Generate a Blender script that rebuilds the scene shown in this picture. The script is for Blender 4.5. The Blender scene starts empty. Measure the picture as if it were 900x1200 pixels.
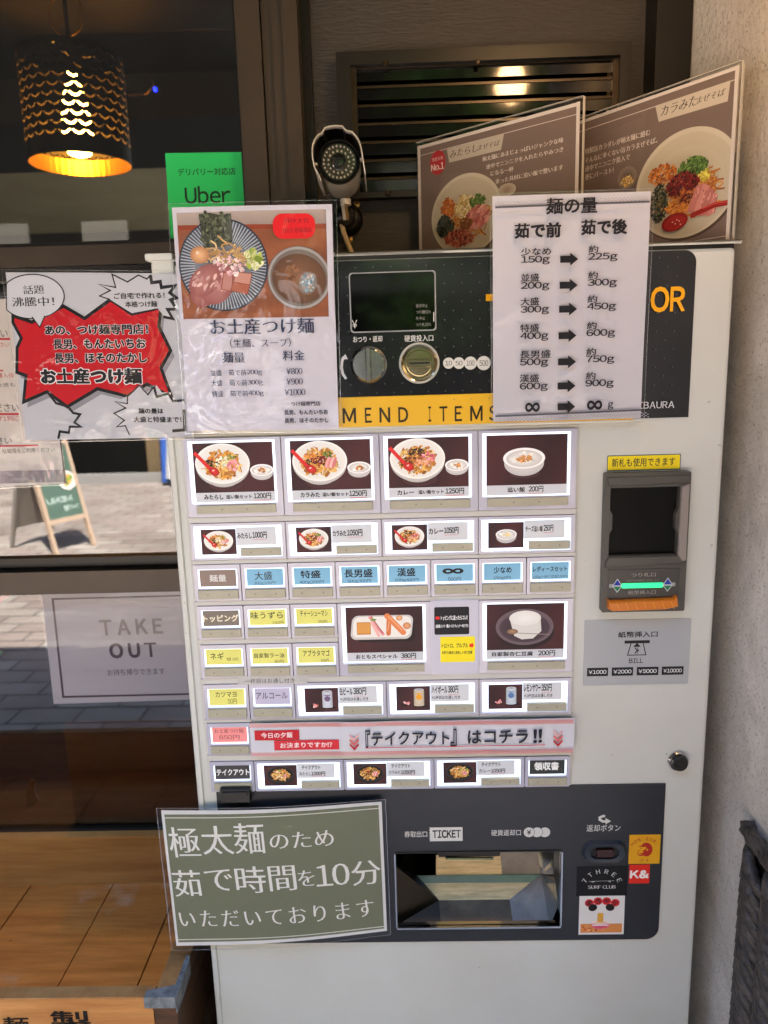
import bpy, bmesh, math, random
import numpy as np
from mathutils import Vector, Matrix
from mathutils.geometry import tessellate_polygon
random.seed(7)
SC = bpy.context.scene
COL = SC.collection
rad = math.radians
# ------------------------------------------------------------------ camera
FPX = 880.0
PITCH, YAW, ROLL = rad(11.356), rad(1.359), rad(-1.672)
CAM = Vector((0.0, -0.93, 1.55))
def lin_ray(x, y, f=1.0):
    c, s = math.cos(ROLL), math.sin(ROLL); x, y = c*x - s*y, s*x + c*y
    d = Vector((x, f*math.cos(PITCH) + y*math.sin(PITCH), -f*math.sin(PITCH) + y*math.cos(PITCH)))
    c, s = math.cos(YAW), math.sin(YAW)
    return Vector((c*d.x - s*d.y, s*d.x + c*d.y, d.z))
def ray(px, py): return lin_ray((px-450)/FPX, -(py-600)/FPX)
def U(px, py, Y=0.0):
    d = ray(px, py); return CAM + d*((Y-CAM.y)/d.y)
cd = bpy.data.cameras.new('camera'); cam = bpy.data.objects.new('camera', cd); COL.objects.link(cam)
R = Matrix((lin_ray(1, 0, 0), lin_ray(0, 1, 0), -lin_ray(0, 0, 1))).transposed().to_4x4()
cam.matrix_world = Matrix.Translation(CAM) @ R
cd.sensor_fit = 'VERTICAL'; cd.sensor_height = 24; cd.lens = 24*FPX/1200
cd.clip_start = 0.02; cd.clip_end = 500
SC.camera = cam
cd.dof.use_dof = True; cd.dof.focus_distance = .96; cd.dof.aperture_fstop = 4.0
# ------------------------------------------------------------------ world, sun, exposure
W = bpy.data.worlds.new('World'); SC.world = W; W.use_nodes = True
SUN_EL, SUN_AZ = 58.0, 22.0      # azimuth from +Y (behind the shop) towards +X
nt = W.node_tree; bg = nt.nodes['Background']
sky = nt.nodes.new('ShaderNodeTexSky'); sky.sky_type = 'NISHITA'; sky.sun_disc = False
sky.sun_elevation = rad(SUN_EL); sky.sun_rotation = rad(SUN_AZ)
sky.air_density = 1.0; sky.dust_density = 1.5
nt.links.new(sky.outputs[0], bg.inputs[0]); bg.inputs[1].default_value = 0.15
sl = bpy.data.lights.new('sun', 'SUN'); sl.energy = 4.8; sl.angle = rad(0.5); sl.color = (1, .95, .88)
so = bpy.data.objects.new('sun', sl); COL.objects.link(so)
sd = Vector((math.sin(rad(SUN_AZ))*math.cos(rad(SUN_EL)), math.cos(rad(SUN_AZ))*math.cos(rad(SUN_EL)), math.sin(rad(SUN_EL))))
so.rotation_euler = sd.to_track_quat('Z', 'Y').to_euler()
SC.view_settings.view_transform = 'Standard'; SC.view_settings.look = 'None'
SC.view_settings.exposure = 3.78; SC.view_settings.gamma = 1.0
SC.cycles.max_bounces = 8; SC.cycles.transparent_max_bounces = 16
SC.cycles.caustics_reflective = False
# ------------------------------------------------------------------ materials
def C(h, a=1.0):
    h = h.lstrip('#'); v = [int(h[i:i+2], 16)/255 for i in (0, 2, 4)]
    return tuple((c/12.92 if c <= .04045 else ((c+.055)/1.055)**2.4) for c in v) + (a,)
def mat(name, col='808080', rough=.5, metal=0., emis=0., ecol=None, noise=0., nscale=20., bump=0., bscale=60., spec=.5, coat=0., trans=0., stretch=None, col2=None):
    if name in bpy.data.materials: return bpy.data.materials[name]
    m = bpy.data.materials.new(name); m.use_nodes = True; n = m.node_tree.nodes; L = m.node_tree.links
    b = n['Principled BSDF']; c = C(col) if isinstance(col, str) else col
    b.inputs['Base Color'].default_value = c; b.inputs['Roughness'].default_value = rough; b.inputs['Metallic'].default_value = metal
    b.inputs['Specular IOR Level'].default_value = spec; b.inputs['Coat Weight'].default_value = coat
    b.inputs['Coat Roughness'].default_value = .08
    b.inputs['Transmission Weight'].default_value = trans
    if emis: b.inputs['Emission Color'].default_value = C(ecol) if ecol else c; b.inputs['Emission Strength'].default_value = emis
    tc = n.new('ShaderNodeTexCoord'); mp = n.new('ShaderNodeMapping'); L.new(tc.outputs['Object'], mp.inputs[0])
    if stretch: mp.inputs['Scale'].default_value = stretch
    if noise or col2:
        t = n.new('ShaderNodeTexNoise'); t.inputs['Scale'].default_value = nscale; t.inputs['Detail'].default_value = 6; t.inputs['Roughness'].default_value = .65
        L.new(mp.outputs[0], t.inputs[0]); r = n.new('ShaderNodeValToRGB'); L.new(t.outputs[0], r.inputs[0])
        c2 = C(col2) if col2 else tuple(x*(1-noise) for x in c[:3])+(1,)
        r.color_ramp.elements[0].position = .32; r.color_ramp.elements[1].position = .68
        r.color_ramp.elements[0].color = c2; r.color_ramp.elements[1].color = tuple(min(1, x*(1+noise*.4)) for x in c[:3])+(1,)
        L.new(r.outputs[0], b.inputs['Base Color'])
    if bump:
        t = n.new('ShaderNodeTexNoise'); t.inputs['Scale'].default_value = bscale; t.inputs['Detail'].default_value = 5
        L.new(mp.outputs[0], t.inputs[0]); bp = n.new('ShaderNodeBump'); bp.inputs['Strength'].default_value = bump; bp.inputs['Distance'].default_value = .004
        L.new(t.outputs[0], bp.inputs['Height']); L.new(bp.outputs[0], b.inputs['Normal'])
    return m
def ink(name, rough=.6, emis=0., coat=0.):
    m = bpy.data.materials.new(name); m.use_nodes = True; n = m.node_tree.nodes; L = m.node_tree.links
    b = n['Principled BSDF']; a = n.new('ShaderNodeAttribute'); a.attribute_name = 'Col'
    L.new(a.outputs['Color'], b.inputs['Base Color']); b.inputs['Roughness'].default_value = rough; b.inputs['Coat Weight'].default_value = coat
    b.inputs['Specular IOR Level'].default_value = .3
    if emis: L.new(a.outputs['Color'], b.inputs['Emission Color']); b.inputs['Emission Strength'].default_value = emis
    return m
def clear(name, refl=.06, rough=.03, bump=.0, bscale=8., tint=(1, 1, 1, 1), stretch=(1, 1, 1), fres=1.0, dist=.01, film=False):
    """thin clear sheet: see-through plus a mirror coat that grows at grazing angles"""
    m = bpy.data.materials.new(name); m.use_nodes = True; n = m.node_tree.nodes; L = m.node_tree.links
    n.remove(n['Principled BSDF']); o = n['Material Output']
    tr = n.new('ShaderNodeBsdfTransparent'); tr.inputs[0].default_value = tint
    gl = n.new('ShaderNodeBsdfGlossy'); gl.inputs['Roughness'].default_value = rough; gl.inputs[0].default_value = (1, 1, 1, 1)
    mx = n.new('ShaderNodeMixShader'); fr = n.new('ShaderNodeFresnel'); fr.inputs[0].default_value = 1.45
    ma = n.new('ShaderNodeMath'); ma.operation = 'MULTIPLY_ADD'; ma.inputs[1].default_value = fres; ma.inputs[2].default_value = refl; ma.use_clamp = True
    L.new(fr.outputs[0], ma.inputs[0]); L.new(ma.outputs[0], mx.inputs[0]); L.new(tr.outputs[0], mx.inputs[1]); L.new(gl.outputs[0], mx.inputs[2]); L.new(mx.outputs[0], o.inputs[0])
    if film:
        ad = n.new('ShaderNodeAddShader'); mc = n.new('ShaderNodeMath'); mc.operation = 'MINIMUM'; mc.inputs[1].default_value = .45
        L.new(ma.outputs[0], mc.inputs[0]); L.new(mc.outputs[0], gl.inputs[0]); L.new(tr.outputs[0], ad.inputs[0]); L.new(gl.outputs[0], ad.inputs[1]); L.new(ad.outputs[0], o.inputs[0])
        tr.inputs[0].default_value = (.97, .97, .97, 1)
    if bump:
        tc = n.new('ShaderNodeTexCoord'); mp = n.new('ShaderNodeMapping'); mp.inputs['Scale'].default_value = stretch
        L.new(tc.outputs['Object'], mp.inputs[0]); t = n.new('ShaderNodeTexNoise'); t.inputs['Scale'].default_value = bscale; t.inputs['Detail'].default_value = 3; t.inputs['Distortion'].default_value = .6
        L.new(mp.outputs[0], t.inputs[0]); bp = n.new('ShaderNodeBump'); bp.inputs['Strength'].default_value = bump; bp.inputs['Distance'].default_value = dist
        L.new(t.outputs[0], bp.inputs['Height']); L.new(bp.outputs[0], gl.inputs['Normal']); L.new(bp.outputs[0], fr.inputs['Normal'])
    return m
M = {}
M['ink'] = ink('printed_ink'); M['gloss_ink'] = ink('glossy_ink', .25, coat=.4); M['lit_ink'] = ink('backlit_ink', .5, .012, .0)
M['lam'] = clear('laminate_film', .0, .04, .45, 13, dist=.011, film=True, fres=.95)
M['acryl'] = clear('acrylic_film', .0, .02, .06, 4, film=True, fres=.7)
M['edge'] = clear('film_edge_glint', .35, .25, 0, tint=(.9, .9, .93, 1))
M['glass'] = clear('tinted_window_glass', .075, .0, .02, 1.6, tint=(.62, .62, .60, 1), fres=1.0)
M['cab'] = mat('greige_cabinet_paint', 'cdcfc8', .38, noise=.05, nscale=3, bump=.03, bscale=700)
M['cab2'] = mat('greige_rail_plastic', 'c9c7bf', .45)
M['dkpanel'] = mat('charcoal_panel_plastic', '26292e', .34, coat=.0, noise=.12, nscale=6)
M['blkpanel'] = mat('black_glossy_panel', '191b1f', .12, coat=.6)
M['screen'] = mat('black_display_screen', '030304', .05, coat=.6, spec=.3)
M['yellow'] = mat('yellow_band', 'e3b006', .3, coat=.3)
M['chrome'] = mat('polished_chrome', 'd8d8d8', .12, 1, bump=.02, bscale=200)
M['steel'] = mat('brushed_steel', 'd9d0c4', .32, .3, noise=.25, nscale=30, stretch=(1, 12, 1), bump=.08, bscale=120)
M['steel2'] = mat('lit_tan_steel', 'dcc290', .4, .2, noise=.35, nscale=25, stretch=(1, 10, 1), bump=.08, bscale=120)
M['dark'] = mat('dark_plastic', '15140f', .4)
M['acc'] = mat('bill_unit_plastic', '4b4842', .42, noise=.08, nscale=30, bump=.03, bscale=900)
M['acc2'] = mat('bill_unit_highlight', '8b827b', .3)
M['orange'] = mat('orange_translucent_tray', 'c0690c', .35, coat=.2, emis=.01)
M['green_led'] = mat('green_light_bar', '1fb070', .3, emis=.10, ecol='30f090')
M['house'] = mat('lavender_clear_housing', 'b5b4c3', .22, coat=.5)
M['litedge'] = mat('lit_card_edge', 'f2f8ff', .3, emis=.14, ecol='d4e8ff')
M['bar'] = mat('khaki_push_bar', 'a8a48e', .42, coat=.15, noise=.08, nscale=60)
M['plate'] = mat('grey_sticker_plate', 'a8abad', .35)
M['wood'] = mat('lacquered_wood', 'dd9146', .36, coat=.2, col2='b86e2c', nscale=5, stretch=(1, 9, 1), noise=.2, bump=.12, bscale=40)
M['wood2'] = mat('light_lacquered_wood', 'dda05a', .36, coat=.2, col2='bd7c3c', nscale=4, stretch=(1.2, 1, 14), noise=.15, bump=.12, bscale=30)
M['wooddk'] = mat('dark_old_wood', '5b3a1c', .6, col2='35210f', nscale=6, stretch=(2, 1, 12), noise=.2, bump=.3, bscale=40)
M['wornedge'] = mat('worn_wood_edge', 'b98a55', .6, col2='8a5b2e', nscale=14, noise=.3, bump=.3, bscale=60)
M['bracket'] = mat('grey_painted_bracket', '8f9496', .6, .1, col2='5e6264', nscale=60, noise=.3, bump=.3, bscale=150)
M['frame'] = mat('bronze_window_frame', '43392f', .42, .35, noise=.18, nscale=7, stretch=(1, 1, .3), bump=.06, bscale=150)
M['framedk'] = mat('dark_bronze_frame', '14110d', .4, .3, noise=.2, nscale=9)
M['wallcloth'] = mat('dark_woven_wall_sheet', '302b25', .62, noise=.22, nscale=150, stretch=(.22, 1, 2.5), bump=.35, bscale=350)
M['slat'] = mat('bronze_louvre_slat', '3a2f20', .3, .5, noise=.25, nscale=20, stretch=(.3, 1, 2))
M['slatdk'] = mat('dark_louvre_blade', '0a0806', .07, .0, spec=.35, coat=.1, bump=.02, bscale=30)
M['camwhite'] = mat('cream_camera_metal', 'b8b3a8', .4, .2)
M['camblack'] = mat('black_camera_plastic', '0d0d0e', .3)
M['camface'] = mat('smoked_camera_glass', '38362f', .15, coat=.8)
M['led'] = mat('camera_infrared_led', 'cfc9b8', .12, .2, coat=1)
M['cable'] = mat('beige_cable', 'b79f7c', .5)
M['brass'] = mat('brass_lamp_metal', '8a6a30', .3, .8, bump=.05, bscale=60)
M['shade'] = mat('dark_lamp_shade_metal', '221c14', .6, .0, spec=.2)
M['bulb'] = mat('glowing_warm_bulb', 'ffd27a', .3, emis=16, ecol='ffb040')
M['wicker'] = mat('dark_grey_wicker', '544d47', .42, col2='1d1916', noise=.3, nscale=45, bump=.7, bscale=160)
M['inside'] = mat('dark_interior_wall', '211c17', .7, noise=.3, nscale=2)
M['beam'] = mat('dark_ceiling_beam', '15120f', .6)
M['cream'] = mat('cream_interior_ceiling', 'd8cda6', .8, noise=.15, nscale=1.5)
M['asphalt'] = mat('street_asphalt', '5a5855', .85, noise=.25, nscale=9, bump=.3, bscale=80)
M['curbstone'] = mat('granite_kerb', '8d8a84', .8, noise=.2, nscale=30)
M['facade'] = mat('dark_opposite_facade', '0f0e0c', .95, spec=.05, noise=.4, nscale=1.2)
M['ochre'] = mat('weathered_ochre_post', '6e5a3c', .8, noise=.3, nscale=5)
M['bark'] = mat('tree_bark', '4a3c2e', .9, noise=.3, nscale=12, bump=.5, bscale=20)
M['leafm'] = mat('green_leaves', '476e1e', .5, col2='24440f', nscale=3, noise=.3)
M['white'] = mat('white_plastic', 'dcdcd8', .4)
M['lightwood'] = mat('pale_stand_wood', 'b79d84', .6)
M['rubber'] = mat('black_rubber', '0b0b0b', .6)
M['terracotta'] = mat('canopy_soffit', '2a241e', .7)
def specks(m, amt):
    n = m.node_tree.nodes; L = m.node_tree.links; b = n['Principled BSDF']; src = b.inputs['Base Color'].links[0].from_socket; tc = n.new('ShaderNodeTexCoord')
    for sc, th, dk, st in ((70, .735, .55, (1, 1, 1)), (26, .74, .8, (1, .25, 1)), (4, .52, .93, (1, 1, 1))):
        mp = n.new('ShaderNodeMapping'); mp.inputs['Scale'].default_value = st; L.new(tc.outputs['Object'], mp.inputs[0])
        t = n.new('ShaderNodeTexNoise'); t.inputs['Scale'].default_value = sc; t.inputs['Detail'].default_value = 4; L.new(mp.outputs[0], t.inputs[0])
        r = n.new('ShaderNodeValToRGB'); r.color_ramp.elements[0].position = th-.02 if sc > 5 else .4; r.color_ramp.elements[1].position = th+.02 if sc > 5 else .6; r.color_ramp.elements[0].color = (1, 1, 1, 1); r.color_ramp.elements[1].color = (dk, dk*.98, dk*.95, 1); L.new(t.outputs[0], r.inputs[0])
        x = n.new('ShaderNodeMix'); x.data_type = 'RGBA'; x.blend_type = 'MULTIPLY'; x.inputs[0].default_value = amt; L.new(src, x.inputs[6]); L.new(r.outputs[0], x.inputs[7]); src = x.outputs[2]
    L.new(src, b.inputs['Base Color'])
def stains(m):
    n = m.node_tree.nodes; L = m.node_tree.links; b = n['Principled BSDF']; src = b.inputs['Base Color'].links[0].from_socket; tc = n.new('ShaderNodeTexCoord')
    t = n.new('ShaderNodeTexNoise'); t.inputs['Scale'].default_value = 5.5; t.inputs['Detail'].default_value = 5; t.inputs['Roughness'].default_value = .55; L.new(tc.outputs['Object'], t.inputs[0])
    r = n.new('ShaderNodeValToRGB'); r.color_ramp.elements[0].position = .60; r.color_ramp.elements[1].position = .66; r.color_ramp.elements[1].color = (.45, .45, .45, 1); L.new(t.outputs[0], r.inputs[0])
    x = n.new('ShaderNodeMix'); x.data_type = 'RGBA'; L.new(r.outputs[0], x.inputs[0]); L.new(src, x.inputs[6]); x.inputs[7].default_value = C('d9b898'); L.new(x.outputs[2], b.inputs['Base Color'])
stains(M['wood'])
specks(M['cab'], .8); specks(M['wood'], 1.0); specks(M['wood2'], .8)
# concrete with pits and a warm plaster tint
def concrete():
    m = mat('rough_concrete', 'dcd7cd', .85, noise=.14, nscale=3.2, bump=.0)
    n = m.node_tree.nodes; L = m.node_tree.links; b = n['Principled BSDF']
    tc = n.new('ShaderNodeTexCoord'); src = b.inputs['Base Color'].links[0].from_socket
    t = n.new('ShaderNodeTexNoise'); t.inputs['Scale'].default_value = 260; t.inputs['Detail'].default_value = 3; L.new(tc.outputs['Object'], t.inputs[0])
    r = n.new('ShaderNodeValToRGB'); r.color_ramp.elements[0].position = .30; r.color_ramp.elements[1].position = .40
    r.color_ramp.elements[0].color = (.32, .29, .25, 1); r.color_ramp.elements[1].color = (1, 1, 1, 1); L.new(t.outputs[0], r.inputs[0])
    mx = n.new('ShaderNodeMix'); mx.data_type = 'RGBA'; mx.blend_type = 'MULTIPLY'; mx.inputs[0].default_value = .5
    L.new(src, mx.inputs[6]); L.new(r.outputs[0], mx.inputs[7])
    t3 = n.new('ShaderNodeTexNoise'); t3.inputs['Scale'].default_value = 4.5; t3.inputs['Detail'].default_value = 9; t3.inputs['Roughness'].default_value = .75; t3.inputs['Distortion'].default_value = 1.2
    L.new(tc.outputs['Object'], t3.inputs[0]); r3 = n.new('ShaderNodeValToRGB'); r3.color_ramp.elements[0].position = .38; r3.color_ramp.elements[1].position = .6
    r3.color_ramp.elements[0].color = (.5, .47, .43, 1); r3.color_ramp.elements[1].color = (1.0, 1.0, 1.0, 1); L.new(t3.outputs[0], r3.inputs[0])
    m2 = n.new('ShaderNodeMix'); m2.data_type = 'RGBA'; m2.blend_type = 'MULTIPLY'; m2.inputs[0].default_value = .5
    L.new(mx.outputs[2], m2.inputs[6]); L.new(r3.outputs[0], m2.inputs[7]); L.new(m2.outputs[2], b.inputs['Base Color'])
    t2 = n.new('ShaderNodeTexNoise'); t2.inputs['Scale'].default_value = 90; t2.inputs['Detail'].default_value = 8; L.new(tc.outputs['Object'], t2.inputs[0])
    bp = n.new('ShaderNodeBump'); bp.inputs['Strength'].default_value = .5; bp.inputs['Distance'].default_value = .004
    ad = n.new('ShaderNodeMath'); ad.operation = 'ADD'; L.new(t2.outputs[0], ad.inputs[0]); L.new(r.outputs[0], ad.inputs[1])
    L.new(ad.outputs[0], bp.inputs['Height']); L.new(bp.outputs[0], b.inputs['Normal'])
    return m
M['concrete'] = concrete()
# ------------------------------------------------------------------ frames and mesh helpers
class Fr:
    def __init__(s, O, ex, ey):
        s.O = Vector(O); s.ex = Vector(ex).normalized(); s.n = s.ex.cross(Vector(ey)).normalized(); s.ey = s.n.cross(s.ex).normalized()
    def uv(s, px, py):
        d = ray(px, py); t = (s.O-CAM).dot(s.n)/d.dot(s.n); p = CAM+d*t-s.O; return p.dot(s.ex), p.dot(s.ey)
    def M(s): return Matrix.Translation(s.O) @ Matrix((s.ex, s.ey, s.n)).transposed().to_4x4()
    @classmethod
    def quad(c, TL, TR, BR, BL, Y):
        if not isinstance(Y, (tuple, list)): Y = (Y,)*4
        a, b, d, e = [U(*p, y) for p, y in zip((TL, TR, BR, BL), Y)]
        return c((a+b+d+e)/4, (b-a)+(d-e), (a-e)+(b-d))
WF = Fr((0, 0, 0), (1, 0, 0), (0, 1, 0))      # plain world axes
MF = Fr((0, 0, 0), (1, 0, 0), (0, 0, 1))      # machine front plane, normal towards the viewer
WMAT = {}
def place(o, parent, Mw):
    WMAT[o.name] = Mw
    if parent is not None: o.parent = parent; o.matrix_local = WMAT[parent.name].inverted() @ Mw
    else: o.matrix_local = Mw
def prop(o, label=None, cat=None, group=None, kind=None):
    if label: o['label'] = label
    if cat: o['category'] = cat
    if group: o['group'] = group
    if kind: o['kind'] = kind
    return o
def thing(name, loc, label, cat, group=None):
    o = bpy.data.objects.new(name, None); COL.objects.link(o); o.empty_display_size = .05
    place(o, None, Matrix.Translation(Vector(loc))); return prop(o, label, cat, group)
class MB:
    def __init__(s): s.v = []; s.f = []; s.m = []; s.c = None
    def add(s, vs, fs, mi=0):
        k = len(s.v); s.v += [tuple(x) for x in vs]; s.f += [tuple(i+k for i in f) for f in fs]; s.m += [mi]*len(fs); return s
    def box(s, a0, a1, b0, b1, c0, c1, mi=0):
        vs = [(x, y, z) for x in (a0, a1) for y in (b0, b1) for z in (c0, c1)]
        return s.add(vs, [(0, 1, 3, 2), (4, 6, 7, 5), (0, 4, 5, 1), (2, 3, 7, 6), (0, 2, 6, 4), (1, 5, 7, 3)], mi)
    def prism(s, P, w0, w1, ch=0., mi=0, back=False):
        """outline P (CCW, local uv) raised from w0 to w1 with a small chamfer"""
        n = len(P); ins = []
        for i in range(n):
            a = Vector(P[i-1]); b = Vector(P[i]); c = Vector(P[(i+1) % n])
            t1 = (b-a).normalized() if (b-a).length > 1e-9 else Vector((1, 0)); t2 = (c-b).normalized() if (c-b).length > 1e-9 else t1
            nn = Vector((-t1.y, t1.x))+Vector((-t2.y, t2.x)); nn = nn/max(.3, nn.length)*2/max(1, nn.length) if nn.length else nn
            ins.append(b+nn*ch*.7 if ch else b)
        sg = 1 if w1 > w0 else -1
        vs = [(p[0], p[1], w0) for p in P]+[(p[0], p[1], w1-sg*ch) for p in P]
        fs = [(i, (i+1) % n, n+(i+1) % n, n+i) for i in range(n)]
        if ch:
            vs += [(p[0], p[1], w1) for p in ins]; fs += [(n+i, n+(i+1) % n, 2*n+(i+1) % n, 2*n+i) for i in range(n)]; fs.append(tuple(range(2*n, 3*n)))
        else: fs.append(tuple(range(n, 2*n)))
        if back: fs.append(tuple(reversed(range(n))))
        return s.add(vs, fs, mi)
    def tube(s, pts, r, seg=8, mi=0, cap=True):
        pts = [Vector(p) for p in pts]; rings = []; up = None; n = len(pts)
        for i, p in enumerate(pts):
            t = (pts[min(i+1, n-1)]-pts[max(i-1, 0)]).normalized()
            if up is None: up = t.orthogonal().normalized()
            up = (up-t*up.dot(t)).normalized(); q = t.cross(up); rr = r[i] if isinstance(r, (list, tuple)) else r
            rings.append([p+(up*math.cos(a)+q*math.sin(a))*rr for a in [2*math.pi*k/seg for k in range(seg)]])
        vs = [v for g in rings for v in g]
        fs = [(i*seg+k, i*seg+(k+1) % seg, (i+1)*seg+(k+1) % seg, (i+1)*seg+k) for i in range(n-1) for k in range(seg)]
        if cap: fs += [tuple(reversed(range(seg))), tuple(range((n-1)*seg, n*seg))]
        return s.add(vs, fs, mi)
    def lathe(s, prof, seg=32, c=(0, 0), mi=0):
        """profile of (radius, w) about the local normal axis"""
        vs = []; fs = []
        for r, w in prof:
            vs += [(c[0]+r*math.cos(2*math.pi*k/seg), c[1]+r*math.sin(2*math.pi*k/seg), w) for k in range(seg)]
        for i in range(len(prof)-1): fs += [(i*seg+k, i*seg+(k+1) % seg, (i+1)*seg+(k+1) % seg, (i+1)*seg+k) for k in range(seg)]
        if prof[-1][0] > 0: fs.append(tuple(range((len(prof)-1)*seg, len(prof)*seg)))
        return s.add(vs, fs, mi)
    def holed(s, outer, hole, w, mi=0, depth=0):
        P = [[Vector((*p, 0)) for p in outer], [Vector((*p, 0)) for p in hole]]
        flat = [(*p, w) for p in outer]+[(*p, w) for p in hole]
        s.add(flat, [tuple(t) for t in tessellate_polygon(P)], mi)
        if depth:
            for L in (outer, hole):
                n = len(L); s.add([(*p, w) for p in L]+[(*p, w-depth) for p in L], [(i, (i+1) % n, n+(i+1) % n, n+i) for i in range(n)], mi)
        return s
    def mesh(s, name, mats):
        me = bpy.data.meshes.new(name); me.from_pydata(s.v, [], s.f)
        for m in (mats if isinstance(mats, (list, tuple)) else [mats]): me.materials.append(M[m] if isinstance(m, str) else m)
        me.polygons.foreach_set('material_index', s.m)
        if s.c is not None:
            at = me.color_attributes.new('Col', 'FLOAT_COLOR', 'CORNER'); arr = []
            for f, c in zip(s.f, s.c):
                if isinstance(c[0], (tuple, list)): 
                    for x in c: arr += list(x[:4])
                else: arr += list(c[:4])*len(f)
            at.data.foreach_set('color', arr)
        me.update(); return me
    def build(s, name, mats, parent=None, fr=MF, smooth=False, recalc=True, **kw):
        me = s.mesh(name, mats)
        if recalc and s.c is None:
            bm = bmesh.new(); bm.from_mesh(me); bmesh.ops.recalc_face_normals(bm, faces=bm.faces); bm.to_mesh(me); bm.free()
        if smooth: me.shade_smooth() if smooth is True else me.set_sharp_from_angle(angle=smooth)
        if smooth and smooth is not True:
            me.polygons.foreach_set('use_smooth', [True]*len(me.polygons))
        o = bpy.data.objects.new(name, me); COL.objects.link(o); place(o, parent, fr.M() if isinstance(fr, Fr) else fr); return prop(o, **kw)
def rr(u0, u1, v0, v1, r=0., k=5, corners=(1, 1, 1, 1)):
    """rounded rectangle outline, CCW from lower left; corners = (LL, LR, UR, UL)"""
    if u0 > u1: u0, u1 = u1, u0
    if v0 > v1: v0, v1 = v1, v0
    out = []
    for (cx, cy, a0), on in zip(((u0+r, v0+r, 180), (u1-r, v0+r, 270), (u1-r, v1-r, 0), (u0+r, v1-r, 90)), corners):
        if r and on: out += [(cx+r*math.cos(rad(a0+90*i/k)), cy+r*math.sin(rad(a0+90*i/k))) for i in range(k+1)]
        else: out.append(({180: u0, 270: u1, 0: u1, 90: u0}[a0], {180: v0, 270: v0, 0: v1, 90: v1}[a0]))
    return out
def ell(cx, cy, rx, ry, n=32, a=0.):
    ca, sa = math.cos(a), math.sin(a)
    return [(cx+rx*math.cos(t)*ca-ry*math.sin(t)*sa, cy+rx*math.cos(t)*sa+ry*math.sin(t)*ca) for t in [2*math.pi*i/n for i in range(n)]]
# ------------------------------------------------------------------ lettering
_tc = bpy.data.curves.new('letters', 'FONT'); _to = bpy.data.objects.new('letters', _tc); _cache = {}
_chars = {}
def char(ch, res):
    if (ch, res) in _chars: return _chars[ch, res]
    o = ord(ch); _tc.body = chr(o-33+0xFF01) if 33 <= o <= 126 else ('￥' if ch == '¥' else ch); _tc.resolution_u = res
    me = bpy.data.meshes.new_from_object(_to); n = len(me.vertices); c = np.empty(n*3); me.vertices.foreach_get('co', c); c = c.reshape(-1, 3)[:, :2]
    f = [tuple(p.vertices) for p in me.polygons]; bpy.data.meshes.remove(me); _chars[ch, res] = ([tuple(x) for x in c], f, c[:, 0].min(), c[:, 0].max()); return _chars[ch, res]
CELL = 1.0
def glyphs(s, bx=0., by=0., res=3, space=1.0):
    """vertices (n,2) and faces of a line of text; strokes widened by bx across and by along"""
    key = (s, bx, by, res, space)
    if key in _cache: return _cache[key]
    co = []; fs = []; pen = 0.
    for ch in s:
        if ch == ' ': pen += .3*space; continue
        v, f, x0, x1 = char(ch, res)
        if ord(ch) < 128 or ch in '¥∞':
            w = .56 if ch.isdigit() else x1-x0+.09; off = pen+(w-(x1-x0))/2-x0; adv = w
        else: off = pen; adv = CELL
        k = len(co); co += [(x+off, y) for x, y in v]; fs += [tuple(i+k for i in g) for g in f]; pen += adv*space
    co = np.array(co); n = len(co)
    # weld
    q = {}; idx = np.empty(n, int); keep = []
    for i, p in enumerate(np.round(co, 5)):
        k = (p[0], p[1])
        if k not in q: q[k] = len(keep); keep.append(i)
        idx[i] = q[k]
    co = co[keep]; fs = [tuple(int(idx[i]) for i in f) for f in fs]; fs = [f for f in fs if len(set(f)) == len(f)]
    if bx or by:
        cnt = {}
        for f in fs:
            a = sum(co[f[i]][0]*co[f[(i+1) % len(f)]][1]-co[f[(i+1) % len(f)]][0]*co[f[i]][1] for i in range(len(f)))
            g = f if a > 0 else tuple(reversed(f))
            for i in range(len(g)):
                e = (g[i], g[(i+1) % len(g)])
                if (e[1], e[0]) in cnt: cnt.pop((e[1], e[0]))
                else: cnt[e] = 1
        nr = np.zeros_like(co)
        for a, b in cnt:
            d = co[b]-co[a]; l = np.hypot(*d)
            if l > 1e-9: d = d/l; v = np.array([d[1], -d[0]]); nr[a] += v; nr[b] += v
        l = np.hypot(nr[:, 0], nr[:, 1]); l[l < 1e-6] = 1; nr /= l[:, None]
        co = co+nr*np.array([bx, by])
    _cache[key] = (co, fs); return _cache[key]
MINCHO = (.006, -.018)
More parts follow.
